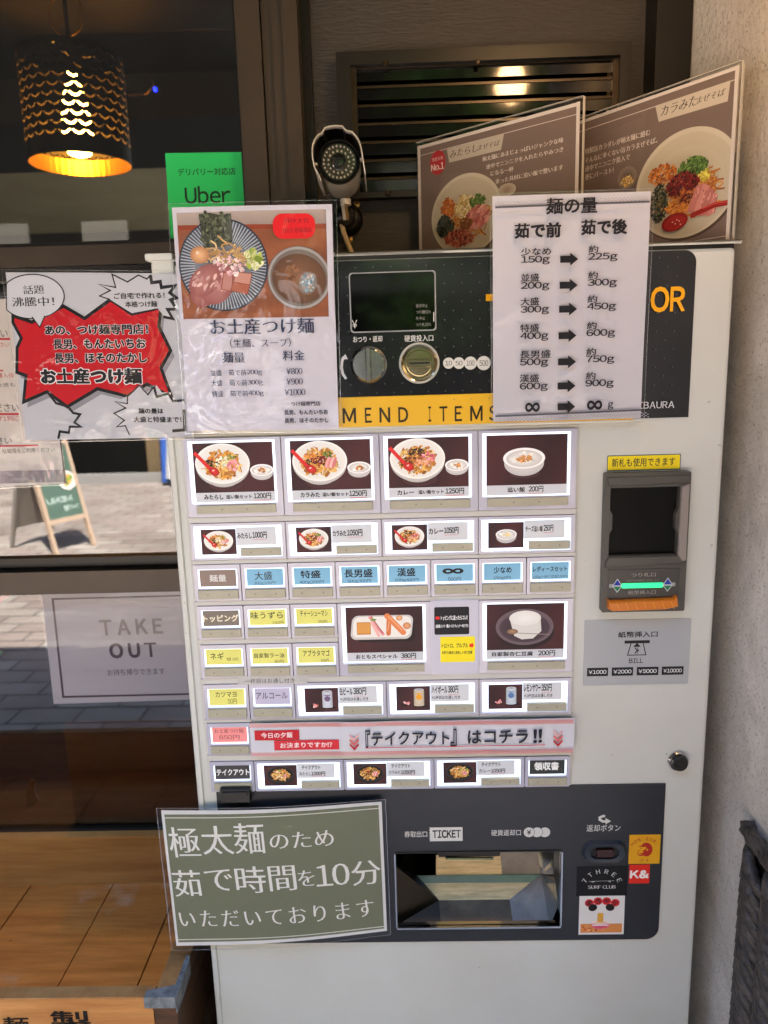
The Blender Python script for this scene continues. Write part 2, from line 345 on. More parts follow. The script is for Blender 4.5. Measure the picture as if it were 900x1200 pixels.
class P:
    """flat print: coloured polygons stacked in order on one sheet, one mesh"""
    def __init__(s, fr, w=.0004, bend=None, step=5e-6):
        s.fr = fr; s.w = w; s.bend = bend; s.step = step; s.mb = MB(); s.mb.c = []; s.sub = .0075; s.clip = None
    def raw(s, pts, fs, cols):
        s.w += s.step; b = s.bend
        if s.clip: pts = [(min(max(u, s.clip[0]), s.clip[1]), v) for u, v in pts]
        if b and not isinstance(cols, list):
            q = list(map(tuple, pts)); out = []; mid = {}; todo = []
            for f in fs: todo += [(f[0], f[i], f[i+1]) for i in range(1, len(f)-1)]
            while todo:
                a, c, d = todo.pop(); es = [(math.dist(q[a], q[c]), a, c, d), (math.dist(q[c], q[d]), c, d, a), (math.dist(q[d], q[a]), d, a, c)]; L, i, j, k = max(es)
                if L < s.sub: out.append((a, c, d)); continue
                key = (min(i, j), max(i, j))
                if key not in mid: mid[key] = len(q); q.append(((q[i][0]+q[j][0])/2, (q[i][1]+q[j][1])/2))
                m = mid[key]; todo += [(i, m, k), (m, j, k)]
            pts, fs = q, out
        s.mb.add([(u, v, s.w+(b(u, v) if b else 0)) for u, v in pts], fs); s.mb.c += cols if isinstance(cols, list) else [cols]*len(fs)
    def poly(s, pts, col):
        col = C(col) if isinstance(col, str) else col
        if len(pts) > 4: s.raw(pts, [tuple(t) for t in tessellate_polygon([[Vector((*p, 0)) for p in pts]])], col)
        else: s.raw(pts, [tuple(range(len(pts)))], col)
    def grid(s, A, B, D, E, col, n=14, fn=None):
        """quad TL A, TR B, BR D, BL E cut into a grid (follows the bend); fn(x, y) may give the colour at 0..1"""
        pts = []; A, B, D, E = map(Vector, (A, B, D, E))
        for j in range(n+1):
            for i in range(n+1):
                x, y = i/n, j/n; p = (A*(1-x)+B*x)*(1-y)+(E*(1-x)+D*x)*y; pts.append((p.x, p.y))
        fs = [(j*(n+1)+i, (j+1)*(n+1)+i, (j+1)*(n+1)+i+1, j*(n+1)+i+1) for j in range(n) for i in range(n)]
        if fn:
            v = [fn((k % (n+1))/n, (k//(n+1))/n) for k in range(len(pts))]; s.raw(pts, fs, [tuple(v[k] for k in f) for f in fs])
        else: s.raw(pts, fs, C(col) if isinstance(col, str) else col)
    def rect(s, u0, u1, v0, v1, col, n=1, fn=None): s.grid((u0, v1), (u1, v1), (u1, v0), (u0, v0), col, n, fn)
    def prect(s, x0, y0, x1, y1, col, n=1, fn=None):
        f = s.fr.uv; s.grid(f(x0, y0), f(x1, y0), f(x1, y1), f(x0, y1), col, n, fn)
    def quad(s, pts, col, n=1, fn=None): s.grid(*[s.fr.uv(*p) for p in pts], col, n, fn)
    def ppoly(s, pts, col): s.poly([s.fr.uv(*p) for p in pts], col)
    def line(s, a, b, w, col):
        a, b = Vector(a), Vector(b); d = (b-a).normalized(); q = Vector((-d.y, d.x))*w/2
        k = max(1, int((b-a).length/.02)) if s.bend else 1
        pts = []
        for i in range(k+1): c = a+(b-a)*i/k; pts += [tuple(c+q), tuple(c-q)]
        s.raw(pts, [(2*i, 2*i+1, 2*i+3, 2*i+2) for i in range(k)], C(col) if isinstance(col, str) else col)
    def pline(s, a, b, wpx, col): s.line(s.fr.uv(*a), s.fr.uv(*b), wpx*s.px(a), col)
    def px(s, a=(450, 600)):
        u = s.fr.uv(a[0]-2, a[1]); v = s.fr.uv(a[0]+2, a[1]); return math.hypot(v[0]-u[0], v[1]-u[1])/4
    def path(s, pts, w, col, closed=False, px=False):
        if px: w = w*s.px(pts[0]); pts = [s.fr.uv(*p) for p in pts]
        pts = list(pts)+([pts[0], pts[1]] if closed else []); n = len(pts); out = []
        for i in range(n):
            a = Vector(pts[max(i-1, 0)]); b = Vector(pts[min(i+1, n-1)]); c = Vector(pts[i])
            t1 = (c-a).normalized() if i else (b-c).normalized(); t2 = (b-c).normalized() if i < n-1 else t1
            q = Vector((-(t1.y+t2.y), t1.x+t2.x)); q = q/max(q.length, .5); k = 1/max(.45, q.dot(Vector((-t1.y, t1.x))))
            out += [tuple(c+q*w/2*k), tuple(c-q*w/2*k)]
        s.raw(out, [(2*i, 2*i+1, 2*i+3, 2*i+2) for i in range(n-1)], C(col) if isinstance(col, str) else col)
    def ring(s, cx, cy, rx, ry, cin, cout, k=5, n=36, a=0., r0=0.):
        """ellipse whose colour runs from cin (centre) to cout (rim) - shading inside a printed photograph"""
        cin, cout = [C(c) if isinstance(c, str) else c for c in (cin, cout)]
        pts = []; cs = []
        for i in range(k+1):
            t = r0+(1-r0)*i/k; pts += ell(cx, cy, rx*max(t, .001), ry*max(t, .001), n, a); cs += [tuple(x*(1-t)+y*t for x, y in zip(cin, cout))]*n
        fs = [(i*n+j, (i+1)*n+j, (i+1)*n+(j+1) % n, i*n+(j+1) % n) for i in range(k) for j in range(n)]
        s.raw(pts, fs, [tuple(cs[q] for q in f) for f in fs])
    def text(s, t, u0, u1, v, h, col='1a1a1a', b=0., style=None, halo=None, hcol='ffffff', fit=True, ang=0., shear=0., res=3, space=1.0):
        """text whose ink fills u0..u1, centred on height v, ink height h (h None keeps proportions)"""
        bx = by = b
        if style == 'mincho': bx, by = MINCHO[0]+b, MINCHO[1]+b*.6
        co0, _ = glyphs(t, 0., 0., res, space); lo, hi = co0.min(0), co0.max(0); sz = np.maximum(hi-lo, 1e-6)
        sx = (u1-u0)/sz[0]; sy = h/sz[1] if h else sx; c0 = (lo+hi)/2; uc = (u0+u1)/2
        def put(bx, by, col):
            co, fs = glyphs(t, bx, by, res, space); q = (co-c0)*np.array([sx, sy]); q[:, 0] += q[:, 1]*shear
            if ang: ca, sa = math.cos(ang), math.sin(ang); q = q@np.array([[ca, sa], [-sa, ca]])
            s.raw([(uc+x, v+y) for x, y in q], fs, C(col) if isinstance(col, str) else col)
        if halo: put(bx+halo, by+halo, hcol)
        put(bx, by, col)
    def ptext(s, t, x0, x1, y, h, col='1a1a1a', y1=None, rot=False, **k):
        """the same in picture measures: from (x0, y) to (x1, y1) along the middle of the line, h tall"""
        y1 = y if y1 is None else y1; a = s.fr.uv(x0, y); b = s.fr.uv(x1, y1); L = math.hypot(b[0]-a[0], b[1]-a[1])
        xm, ym = (x0+x1)/2, (y+y1)/2; hh = None if h is None else math.dist(s.fr.uv(xm, ym-h/2), s.fr.uv(xm, ym+h/2))
        uc, vc = (a[0]+b[0])/2, (a[1]+b[1])/2; ang = math.atan2(b[1]-a[1], b[0]-a[0]) if rot else 0.
        s.text(t, uc-L/2, uc+L/2, vc, hh, col, ang=ang, **k)
    def blobs(s, cx, cy, rx, ry, n, size, cols, asp=1.6, ang=None, rnd=random):
        """many small irregular flecks: noodles, mince, chopped onion in a printed photograph"""
        pts = []; fs = []; cc = []
        s.w += s.step
        for i in range(n):
            a = rnd.random()*6.283; r = math.sqrt(rnd.random()); x, y = cx+rx*r*math.cos(a), cy+ry*r*math.sin(a)
            t = ang+rnd.uniform(-.3, .3) if ang is not None else rnd.random()*3.14; z = size*rnd.uniform(.6, 1.4); c = C(rnd.choice(cols)) ; f = rnd.uniform(.75, 1.2)
            k = len(pts); m = 6
            for j in range(m):
                q = 6.283*j/m; e = rnd.uniform(.75, 1.2); dx, dy = z*asp*math.cos(q)*e, z*math.sin(q)*e
                pts.append((x+dx*math.cos(t)-dy*math.sin(t), y+dx*math.sin(t)+dy*math.cos(t), i))
            fs.append(tuple(range(k, k+m))); cc.append(tuple(min(1, v*f) for v in c[:3])+(1,))
        b = s.bend
        if s.clip: pts = [(min(max(u, s.clip[0]), s.clip[1]), v, i) for u, v, i in pts]
        s.mb.add([(u, v, s.w+i*4e-7+(b(u, v) if b else 0)) for u, v, i in pts], fs); s.mb.c += cc; s.w += n*4e-7
    def strands(s, cx, cy, rx, ry, n, wd, cols, rnd=random):
        for i in range(n):
            a = rnd.random()*6.283; r = rnd.uniform(.2, .95); x, y = cx+rx*r*math.cos(a), cy+ry*r*math.sin(a); t = rnd.random()*6.283; p = [(x, y)]
            for j in range(5): t += rnd.uniform(-.7, .7); x += math.cos(t)*wd*2.2; y += math.sin(t)*wd*1.5; p.append((x, y))
            c = C(rnd.choice(cols)); f = rnd.uniform(.8, 1.15); s.path(p, wd, tuple(min(1, v*f) for v in c[:3])+(1,))
    def build(s, name, parent, m='ink', **kw): return s.mb.build(name, m, parent, s.fr, **kw)
CELL = 2*0+(lambda a, b: b-a)(char('一', 3)[3], (lambda: (setattr(_tc, 'body', '一一'), max(v.co.x for v in bpy.data.meshes.new_from_object(_to).vertices))[1])())
# ------------------------------------------------------------------ the food photographs
NOODLE = ['d9a04a', 'c98a34', 'e8bb6a', 'b87428']
def bowl(p, cx, cy, r, kind='mitarashi', squash=.62, rim='ece9e2', spoon=True, dark=False, detail=1.0):
    sq = squash
    if dark:
        p.ring(cx, cy-r*.12, r*1.0, r*sq, '2a2422', '0d0a0a'); p.ring(cx, cy, r, r*sq*.95, '120e0e', '3a3532'); p.ring(cx, cy, r*.93, r*sq*.87, '1c1413', '100b0b')
    else:
        p.ring(cx+r*.08, cy-r*sq*1.02, r*.62, r*.25, '2a1214', '48262a'); p.ring(cx, cy-r*sq*.88, r*.5, r*.22, 'c9c6c2', 'a39e9c')
        p.ring(cx, cy-r*.1, r*.98, r*sq, 'dcd9d4', 'b9b4b0'); p.ring(cx, cy, r, r*sq, 'e4e1da', rim); p.ring(cx, cy, r*.93, r*sq*.92, 'cfcbc3', 'e2dfd8')
    f = r*.68; y0 = cy-r*.04; n = lambda k: int(k*detail)
    p.blobs(cx, y0, f*.98, f*sq*1.0, n(150), r*.05, NOODLE+['8f5a20', 'd9b070', 'a86a2c'], 2.2); p.strands(cx, y0, f*.85, f*sq*.9, n(30), r*.028, NOODLE)
    if kind == 'mitarashi':
        p.blobs(cx-f*.55, y0+f*.08, f*.33, f*.3, n(26), r*.035, ['2b2a22', '3b3626', '1c1c16']); p.blobs(cx-f*.3, y0+f*.38, f*.38, f*.2, n(26), r*.03, ['d07a34', 'b85e22', 'e09a50'])
        p.blobs(cx+f*.35, y0+f*.38, f*.35, f*.16, n(26), r*.025, ['6f8b2f', '8aa545', '4e6d22']); p.blobs(cx, y0+f*.15, f*.36, f*.3, n(34), r*.035, ['e9e2b8', 'f2efdc', 'd8cf96'])
        p.blobs(cx+f*.55, y0-f*.05, f*.36, f*.28, n(26), r*.04, ['e3909a', 'd47480', 'f0b8ba'])
    elif kind == 'karamita':
        p.blobs(cx-f*.35, y0+f*.35, f*.5, f*.2, n(34), r*.03, ['d98a3a', 'c8702a', 'e8a858']); p.blobs(cx+f*.4, y0+f*.38, f*.33, f*.17, n(30), r*.027, ['4c6e2c', '67873a', '38581c'])
        p.blobs(cx-f*.62, y0-f*.1, f*.25, f*.25, n(26), r*.03, ['20241a', '343a28', '11130e']); p.blobs(cx-f*.05, y0+f*.08, f*.42, f*.28, n(44), r*.03, ['5e1512', '7c2018', '3f0d0c', '98301e'])
        for k in range(4): p.poly(ell(cx+f*(.42+.12*k), y0-f*(.02+.01*k), f*.09, f*.33, 14, -.35), ['e6a2a0', 'd98888', 'efbab4', 'cf7878'][k])
    elif kind == 'curry':
        p.blobs(cx-f*.05, y0+f*.4, f*.5, f*.2, n(40), r*.03, ['16130f', '2a241c', '3c3226']); p.blobs(cx, y0+f*.05, f*.5, f*.3, n(44), r*.035, ['8b4a26', 'a8602e', '6d3216', 'c07a3a'])
        p.blobs(cx+f*.55, y0+f*.12, f*.36, f*.25, n(24), r*.04, ['d9707a', 'e9989a', 'c25260']); p.blobs(cx+f*.3, y0-f*.15, f*.5, f*.16, n(24), r*.04, ['e6a07c', 'd98860', 'f0bc9c'])
        p.blobs(cx-f*.6, y0-f*.12, f*.28, f*.24, n(20), r*.03, ['253016', '3c4a20', '6d2c14'])
    elif kind == 'takeout':
        p.blobs(cx, y0+f*.1, f*.9, f*.5, n(40), r*.05, ['e2c070', 'efe0b8', 'd98a4a', '7c9a3c']); p.blobs(cx+f*.35, y0-f*.1, f*.4, f*.2, n(16), r*.05, ['e2909a', 'd47480'])
    if spoon:
        pts = [(cx-r*1.0, cy+r*.42), (cx-r*.8, cy+r*.2), (cx-r*.58, cy-r*.05), (cx-r*.42, cy-r*.22)]
        p.path(pts, r*.13, 'd22a2a'); p.ring(cx-r*.32, cy-r*.28, r*.2, r*.15, 'e23a36', 'a81518', 3, 20, -.5); p.poly(ell(cx-r*.35, cy-r*.24, r*.05, r*.025, 10, .4), 'f6c8c4')
def rice(p, cx, cy, r, kind='meat'):
    p.ring(cx+r*.05, cy-r*.75, r*.7, r*.2, '2a1416', '4a2a2e'); p.ring(cx, cy-r*.62, r*.48, r*.2, 'b9b4b2', '9c9694'); p.ring(cx, cy-r*.22, r*.95, r*.62, 'd8d5d2', 'bcb8b6'); p.ring(cx, cy+r*.02, r, r*.5, 'e9e7e3', 'f1efec'); p.ring(cx, cy, r*.86, r*.41, 'f0eeea', 'c6c2be')
    p.blobs(cx, cy-r*.02, r*.6, r*.26, 20, r*.09, ['f4f1ea', 'e6e2d8', 'ded9cc'])
    p.blobs(cx+r*.05, cy, r*.34, r*.16, 16, r*.07, ['c88848', 'd89a5c', 'b07038'] if kind == 'meat' else ['ead9a2', 'e0c880'])
def tabletop(p, u0, u1, v0, v1, a='4c2226', b='241014'):
    A, B = C(a), C(b); q = random.random()*6
    def fn(x, y):
        t = .5+.5*math.sin(x*5+y*1.5+q)*.6; return tuple(m*t+n*(1-t) for m, n in zip(A, B))
    p.rect(u0, u1, v0, v1, a, 8, fn)
def can(p, cx, cy, h, c1, c2, top='c9c9cc'):
    w = h*.27; p.poly(ell(cx+w*.3, cy-h*.5, w*1.4, h*.08, 14), '1c0d10')
    C1 = C(c1)
    p.rect(cx-w, cx+w, cy-h*.46, cy+h*.4, c1, 6, lambda x, y: tuple(v*(.55+.55*math.sin(math.pi*(x*.8+.1))) for v in C1[:3])+(1,))
    p.poly(ell(cx, cy-h*.46, w, h*.06, 16), c1); p.ring(cx, cy+h*.42, w*.92, h*.07, '8a8a90', top); p.poly(ell(cx, cy+h*.0, w*.6, h*.16, 16), c2); p.poly(ell(cx, cy+h*.2, w*.7, h*.03, 12), c2)
def snack(p, cx, cy, r):
    p.poly(ell(cx, cy-r*.15, r, r*.4, 16), '140b0d'); p.blobs(cx, cy, r*.6, r*.35, 12, r*.16, ['e2a2a0', 'd98a8c', 'f0c8c0', 'c46a5c'])
# ================================================================== SETTING
WY = 0.33                                     # plane of the shop window glass
def XZ(px, py, Y): p = U(px, py, Y); return p.x, p.z
def struct(name, mb, m, **kw): return mb.build(name, m, None, WF, kind='structure', **kw)
XW = U(791, 60, WY+.03).x                     # face of the concrete side wall
def paving():
    m = bpy.data.materials.new('small_block_paving'); m.use_nodes = True; n = m.node_tree.nodes; L = m.node_tree.links; b = n['Principled BSDF']; b.inputs['Roughness'].default_value = .85
    tc = n.new('ShaderNodeTexCoord'); br = n.new('ShaderNodeTexBrick'); br.inputs['Scale'].default_value = 1; br.inputs['Brick Width'].default_value = .3; br.inputs['Row Height'].default_value = .15
    br.inputs['Mortar Size'].default_value = .008; br.inputs['Color1'].default_value = C('a39a90'); br.inputs['Color2'].default_value = C('8f7f76'); br.inputs['Mortar'].default_value = C('55504a')
    L.new(tc.outputs['Object'], br.inputs[0]); 
    tn = n.new('ShaderNodeTexNoise'); tn.inputs['Scale'].default_value = 1.3; tn.inputs['Detail'].default_value = 8; L.new(tc.outputs['Object'], tn.inputs[0])
    rn = n.new('ShaderNodeValToRGB'); rn.color_ramp.elements[0].position = .35; rn.color_ramp.elements[1].position = .62; rn.color_ramp.elements[0].color = (.55, .52, .5, 1); L.new(tn.outputs[0], rn.inputs[0])
    mn = n.new('ShaderNodeMix'); mn.data_type = 'RGBA'; mn.blend_type = 'MULTIPLY'; mn.inputs[0].default_value = .8; L.new(br.outputs[0], mn.inputs[6]); L.new(rn.outputs[0], mn.inputs[7]); L.new(mn.outputs[2], b.inputs['Base Color'])
    bp = n.new('ShaderNodeBump'); bp.inputs['Strength'].default_value = .4; bp.inputs['Distance'].default_value = .01; L.new(br.outputs[1], bp.inputs['Height']); bp.invert = True; L.new(bp.outputs[0], b.inputs['Normal'])
    return m
M['paving'] = paving()
struct('ground', MB().box(-150, 150, -150, 150, -.3, -.01), 'asphalt')
struct('pavement', MB().box(-30, 30, -8.6, .33, -.2, 0), 'paving')
struct('concrete_wall', MB().box(XW, XW+.25, -.75, 4.0, 0, 4.0), 'concrete')
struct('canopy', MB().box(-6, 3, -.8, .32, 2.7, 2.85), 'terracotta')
struct('upper_wall', MB().box(-6, 3, .34, .6, 2.85, 4.0).box(-6, 3, .6, 5, 3.7, 4.0), 'facade')
# interior of the shop behind the glass
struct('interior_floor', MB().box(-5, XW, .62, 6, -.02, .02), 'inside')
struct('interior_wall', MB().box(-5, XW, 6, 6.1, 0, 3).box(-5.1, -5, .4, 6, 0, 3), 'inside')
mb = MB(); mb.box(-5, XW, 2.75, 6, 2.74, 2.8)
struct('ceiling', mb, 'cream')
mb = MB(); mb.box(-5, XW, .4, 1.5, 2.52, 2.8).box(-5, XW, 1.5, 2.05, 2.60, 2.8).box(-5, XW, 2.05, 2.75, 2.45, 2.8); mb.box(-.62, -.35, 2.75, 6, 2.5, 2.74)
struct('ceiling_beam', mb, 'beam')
# back wall sheet right of the window, behind the machine
jx = [U(x, 120, WY).x for x in (285, 314, 326, 339, 356, 364)]
zg_bot = U(150, 287, WY).z; zb0 = U(100, 321, WY-.03).z; z2t = U(100, 653, WY).z; z2b = U(100, 690, WY).z; z3b = U(100, 973, WY).z
lx0, lz1 = XZ(394.5, 68, WY); lx1 = U(735, 68, WY).x; lz0 = U(500, 233, WY).z
ix0, iz1 = XZ(411.5, 83, WY); ix1 = U(722, 83, WY).x; iz0 = U(500, 226, WY).z
mb = MB(); h = [(lx0, lz0), (lx1, lz0), (lx1, lz1), (lx0, lz1)]
mb.holed([(jx[5], .3), (XW, .3), (XW, 2.7), (jx[5], 2.7)], [(lx0+.004, lz0+.004), (lx1-.004, lz0+.004), (lx1-.004, lz1-.004), (lx0+.004, lz1-.004)], -WY-.01, depth=.02)
mb.build('wall', 'wallcloth', None, MF, kind='structure')
MB().box(-5, jx[0], WY-.02, WY+.16, 0, z3b-.012).box(jx[0], XW, WY+.03, WY+.16, 0, lz0-.02).build('wall', 'wooddk', None, WF, kind='structure')
a = U(762, 60, WY-.02).x
MB().box(a, XW-.002, WY-.045, WY+.008, .3, 2.69).build('wall_trim', 'framedk', None, WF, kind='structure')
# louvre
t = thing('louvre_vent', ((lx0+lx1)/2, WY, lz0), 'dark bronze louvred vent set in the wall above the machine, behind the menu boards', 'vent')
mb = MB().box(lx0, ix0, lz0, lz1, -WY+.0, -WY+.022).box(ix1, lx1, lz0, lz1, -WY, -WY+.022).box(ix0, ix1, iz1, lz1, -WY, -WY+.0225).box(ix0, ix1, lz0, iz0, -WY, -WY+.0225)
mb.build('frame', 'framedk', t)
i2 = ix0+.012; mb = MB().box(ix0, i2-.004, iz0, iz1, -WY-.0, -WY+.012).build('inner_frame', 'slat', t)
MB().box(ix1-.008, ix1, iz0, iz1, -WY-.0, -WY+.012).build('inner_frame', 'slat', t)
MB().box(ix0, ix1, iz0-.01, iz1+.01, -WY-.055, -WY-.05).build('back_plate', 'slatdk', t)
pitch = (U(500, 97.8, WY).z-U(500, 205, WY).z)/5; zs = U(500, 97.8, WY).z
me = None
for k in range(-1, 7):
    z = zs-k*pitch
    if z < iz0+.006: continue
    m1 = MB(); x0, x1 = ix0+.004, ix1-.003
    pr = [(z+.0035, -WY+.004), (z-.0035, -WY+.006), (z-.004, -WY+.003)]
    m1.add([(x0, z+.004, -WY-.012), (x1, z+.004, -WY-.012), (x1, z-.003, -WY+.008), (x0, z-.003, -WY+.008), (x1, z-.0065, -WY+.008), (x0, z-.0065, -WY+.008)], [(0, 1, 2, 3), (3, 2, 4, 5)], 0)
    m1.add([(x0, z-.0065, -WY+.006), (x1, z-.0065, -WY+.006), (x1, z-pitch+.004, -WY+.0055), (x0, z-pitch+.004, -WY+.0055)], [(0, 1, 2, 3)], 1)
    o = m1.build('slat', ['slat', 'slatdk'], t)
for px, py in ((452, 75), (560, 74), (455, 227)):
    x, z = XZ(px, py, WY-.02); MB().lathe([(.004, -WY+.02), (.004, -WY+.0245), (.0025, -WY+.026)], 12, (x, z)).build('screw', 'slat', t)
# shop window
t = thing('shop_window', (-1.5, WY, z3b), 'dark bronze framed shop window with three tinted panes left of the machine', 'window')
gx0 = -4.0
def rail(z0, z1, d0, d1, m='frame'): MB().box(gx0, jx[0], z0, z1, -WY-.02, -WY+d1).build('rail', m, t)
rail(zb0+.012, zg_bot-.004, 0, .040); rail(zg_bot-.004, zg_bot+.004, 0, .022, 'framedk'); rail(zb0-.006, zb0+.012, 0, .022, 'framedk')
zm = z2t+(z2b-z2t)*.28
rail(zm+.003, z2t+.003, 0, .012, 'framedk'); rail(z2b+.003, zm, 0, .034); rail(z2b-.004, z2b+.003, 0, .015, 'framedk')
rail(z3b-.002, z3b+.004, 0, .018, 'frame'); rail(z3b-.012, z3b-.002, 0, .010, 'framedk')
for k, (a, b, d) in enumerate(((jx[0]-.006, jx[0], .010), (jx[0], jx[1]-.0015, .030), (jx[1], jx[2]-.001, .022), (jx[2], jx[3]-.001, .030), (jx[3], jx[4], .040))):
    MB().box(a, b, .3, 2.7, -WY-.02, -WY+d).build('jamb', 'framedk' if k == 0 else 'frame', t)
MB().box(jx[4], jx[5]+.004, .3, 2.7, -WY-.02, -WY+.004).build('jamb', 'framedk', t)
for z0, z1 in ((zg_bot, 2.69), (z2t, zb0), (z3b, z2b)):
    MB().add([(gx0, z0, -WY), (jx[0]-.004, z0, -WY), (jx[0]-.004, z1, -WY), (gx0, z1, -WY)], [(0, 1, 2, 3)]).build('pane', 'glass', t)
# pendant lamp with fish-scale cut shade, inside
LY = 1.25
pc = U(95, 193, LY); rr_ = (U(153, 193, LY).x-U(37, 193, LY).x)/2; pt = U(95, 66, LY).z
t = thing('scale_pattern_pendant', (pc.x, LY, pc.z), 'glowing pendant lamp with scale pattern cut in its dark cylinder shade, behind the upper window', 'lamp')
mb = MB(); NS, NR = 384, 120; H = pt-pc.z; rs = rr_*.98
vs = [(rs*math.cos(2*math.pi*i/NS), rs*math.sin(2*math.pi*i/NS), H*j/NR) for j in range(NR+1) for i in range(NS)]; fs = []
cw = 2*math.pi*rs/24; chh = H/12.0
for j in range(NR):
    for i in range(NS):
        x = 2*math.pi*rs*(i+.5)/NS; y = H*(j+.5)/NR; row = int(y/chh); hole = False
        for r2 in (row, row+1):
            xo = ((x+(cw/2 if r2 % 2 else 0)) % cw)-cw/2; yo = y-(r2+.62)*chh; d = math.hypot(xo, yo*1.05)
            if cw*.34 < d < cw*(.46) and yo < -cw*.17 and 1 < r2 < 12: hole = True
        if not hole or j < 3: fs.append((j*NS+i, j*NS+(i+1) % NS, (j+1)*NS+(i+1) % NS, (j+1)*NS+i))
mb.add(vs, fs); PW = Fr(pc, (1, 0, 0), (0, 1, 0)); mb.build('shade', 'shade', t, PW)
MB().add([(rs*.985*math.cos(a)*1., rs*.985*math.sin(a), z) for z in (0.0, H*.16) for a in [2*math.pi*i/48 for i in range(48)]], [(i, (i+1) % 48, 48+(i+1) % 48, 48+i) for i in range(48)]).build('lining', 'brass', t, PW)
MB().lathe([(.001, H*.06), (.030, H*.10), (.040, H*.30), (.034, H*.55), (.012, H*.85), (.008, H*.9)], 24).build('bulb', 'bulb', t, PW, smooth=True)
mb = MB(); mb.tube([(0, 0, H*.9), (0, 0, 2.52-pc.z)], .006, 6); mb.lathe([(rs, H), (rs*.985, H+.003)], 48); mb.f.pop(); mb.m.pop(); mb.box(-rs, rs, -.004, .004, H-.003, H).box(-.004, .004, -rs, rs, H-.0034, H-.0004); mb.build('cord', 'shade', t, PW)
MB().tube([(.045*math.cos(a)*1.0, 0, H+.10+.05*math.sin(a)) for a in [2*math.pi*i/24 for i in range(25)]], .003, 6).build('hook', 'brass', t, PW)
pb = U(83, -12, 1.7)
t = thing('bowl_pendant', pb, 'brightly lit round pendant lamp at the very top of the upper window', 'lamp')
PB = Fr(pb, (1, 0, 0), (0, 1, 0))
MB().lathe([(.001, .06), (.04, .055), (.062, .02), (.064, .0)], 32).build('shade', 'brass', t, PB, smooth=True)
MB().lathe([(.060, .002), (.04, -.012), (.001, -.018)], 32).build('bulb', 'bulb', t, PB, smooth=True)
MB().tube([(0, 0, .06), (0, 0, .6)], .004, 6).build('cord', 'shade', t, PB)
for k, (px, py) in enumerate(((130, 16), (181, 20))):
    p = U(px, py, 1.6); q = Fr(p, (1, 0, 0), (0, 1, .35))
    t = thing('track_spotlight', p, ('small square ceiling spotlight nearer the lit pendant, upper window', 'small square ceiling spotlight nearer the window jamb, upper window')[k], 'spotlight', 'ceiling spotlights in the shop')
    MB().prism(rr(-.026, .026, -.02, .02, .003), .0, .02, .002).build('housing', 'camblack', t, q)
    MB().box(-.016, .016, -.012, .012, -.001, .0).build('panel', mat('spot_daylight_panel', 'e8e4dc', .4, emis=.15), t, q)  # panel glow stands in for daylight reflected off it
    MB().tube([(0, 0, .02), (.004, .02, .06), (0, .03, .13)], .004, 6).build('arm', 'camblack', t, q)
t = thing('blue_pilot_lamp', U(182, 105, 1.5), 'tiny glowing blue light in the dark of the upper window', 'light')
MB().lathe([(.001, -.006), (.005, -.004), (.0055, .004), (.001, .008)], 12).build('bulb', mat('blue_glow', '1020ff', .4, emis=1.2), t, Fr(U(182, 105, 1.5), (1, 0, 0), (0, 1, 0)), smooth=True)
MB().tube([U(150, 112, 1.52), U(172, 110, 1.51), U(180, 100, 1.5), U(177, 92, 1.5)], .003, 6).build('arm', 'brass', t, WF, smooth=True)
MB().tube([U(-5, 39, 1.55), U(283, 34, 1.55)], .0035, 6).build('track_rail', 'frame', None, WF, label='thin metal track running under the dark beam behind the upper window', cat='rail')
# things seen behind the lower glass
BR = Fr(U(160, 910, WY+.05), (1, 0, 0), (0, 0, 1))
a = BR.uv(76, 845); b = BR.uv(245, 978)
MB().prism(rr(a[0], b[0], b[1], a[1], .003), 0, .008, .001).build('brown_board', mat('brown_card_panel', '4a2e1c', .6, noise=.2, nscale=8), None, BR, label='plain brown board standing behind the lower glass, below the take out sign', cat='board')
pts = [U(x, y, WY+.12) for x, y in ((38, 914), (36, 930), (42, 944), (56, 953), (72, 956), (86, 953))]
MB().tube(pts, [.004, .009, .011, .010, .007, .003], 8).build('wooden_bowl_rim', mat('dim_bowl_wood', '7a5434', .5), None, WF, label='curved light wooden rim in the dark behind the lower glass', cat='bowl')
t = thing('mirrored_cloth_pieces', U(5, 700, WY+.04), 'red and green pieces imitating mirrored street cloth, behind the lower glass at its left', 'reflection')  # coloured pieces added in place of cloth mirrored in the pane
MB().tube([U(-40, 690, WY+.04), U(22, 693, WY+.04), U(49, 708, WY+.04), U(25, 718, WY+.04), U(-40, 724, WY+.045)], .0012, 5).build('string', 'dark', t, WF)
GF = Fr(U(0, 700, WY+.04), (1, 0, 0), (0, 0, 1))
for L_, h_ in (([(-25, 689), (22, 691.5), (0, 706), (-25, 712)], 'd0101c'), ([(-25, 754), (4, 764), (-3, 772), (-25, 780)], '18a050')):
    MB().prism([GF.uv(*q) for q in reversed(L_)], 0, .002, 0).build('mirrored_cloth', mat('mirrored_cloth_'+h_, h_, .6), t, GF)
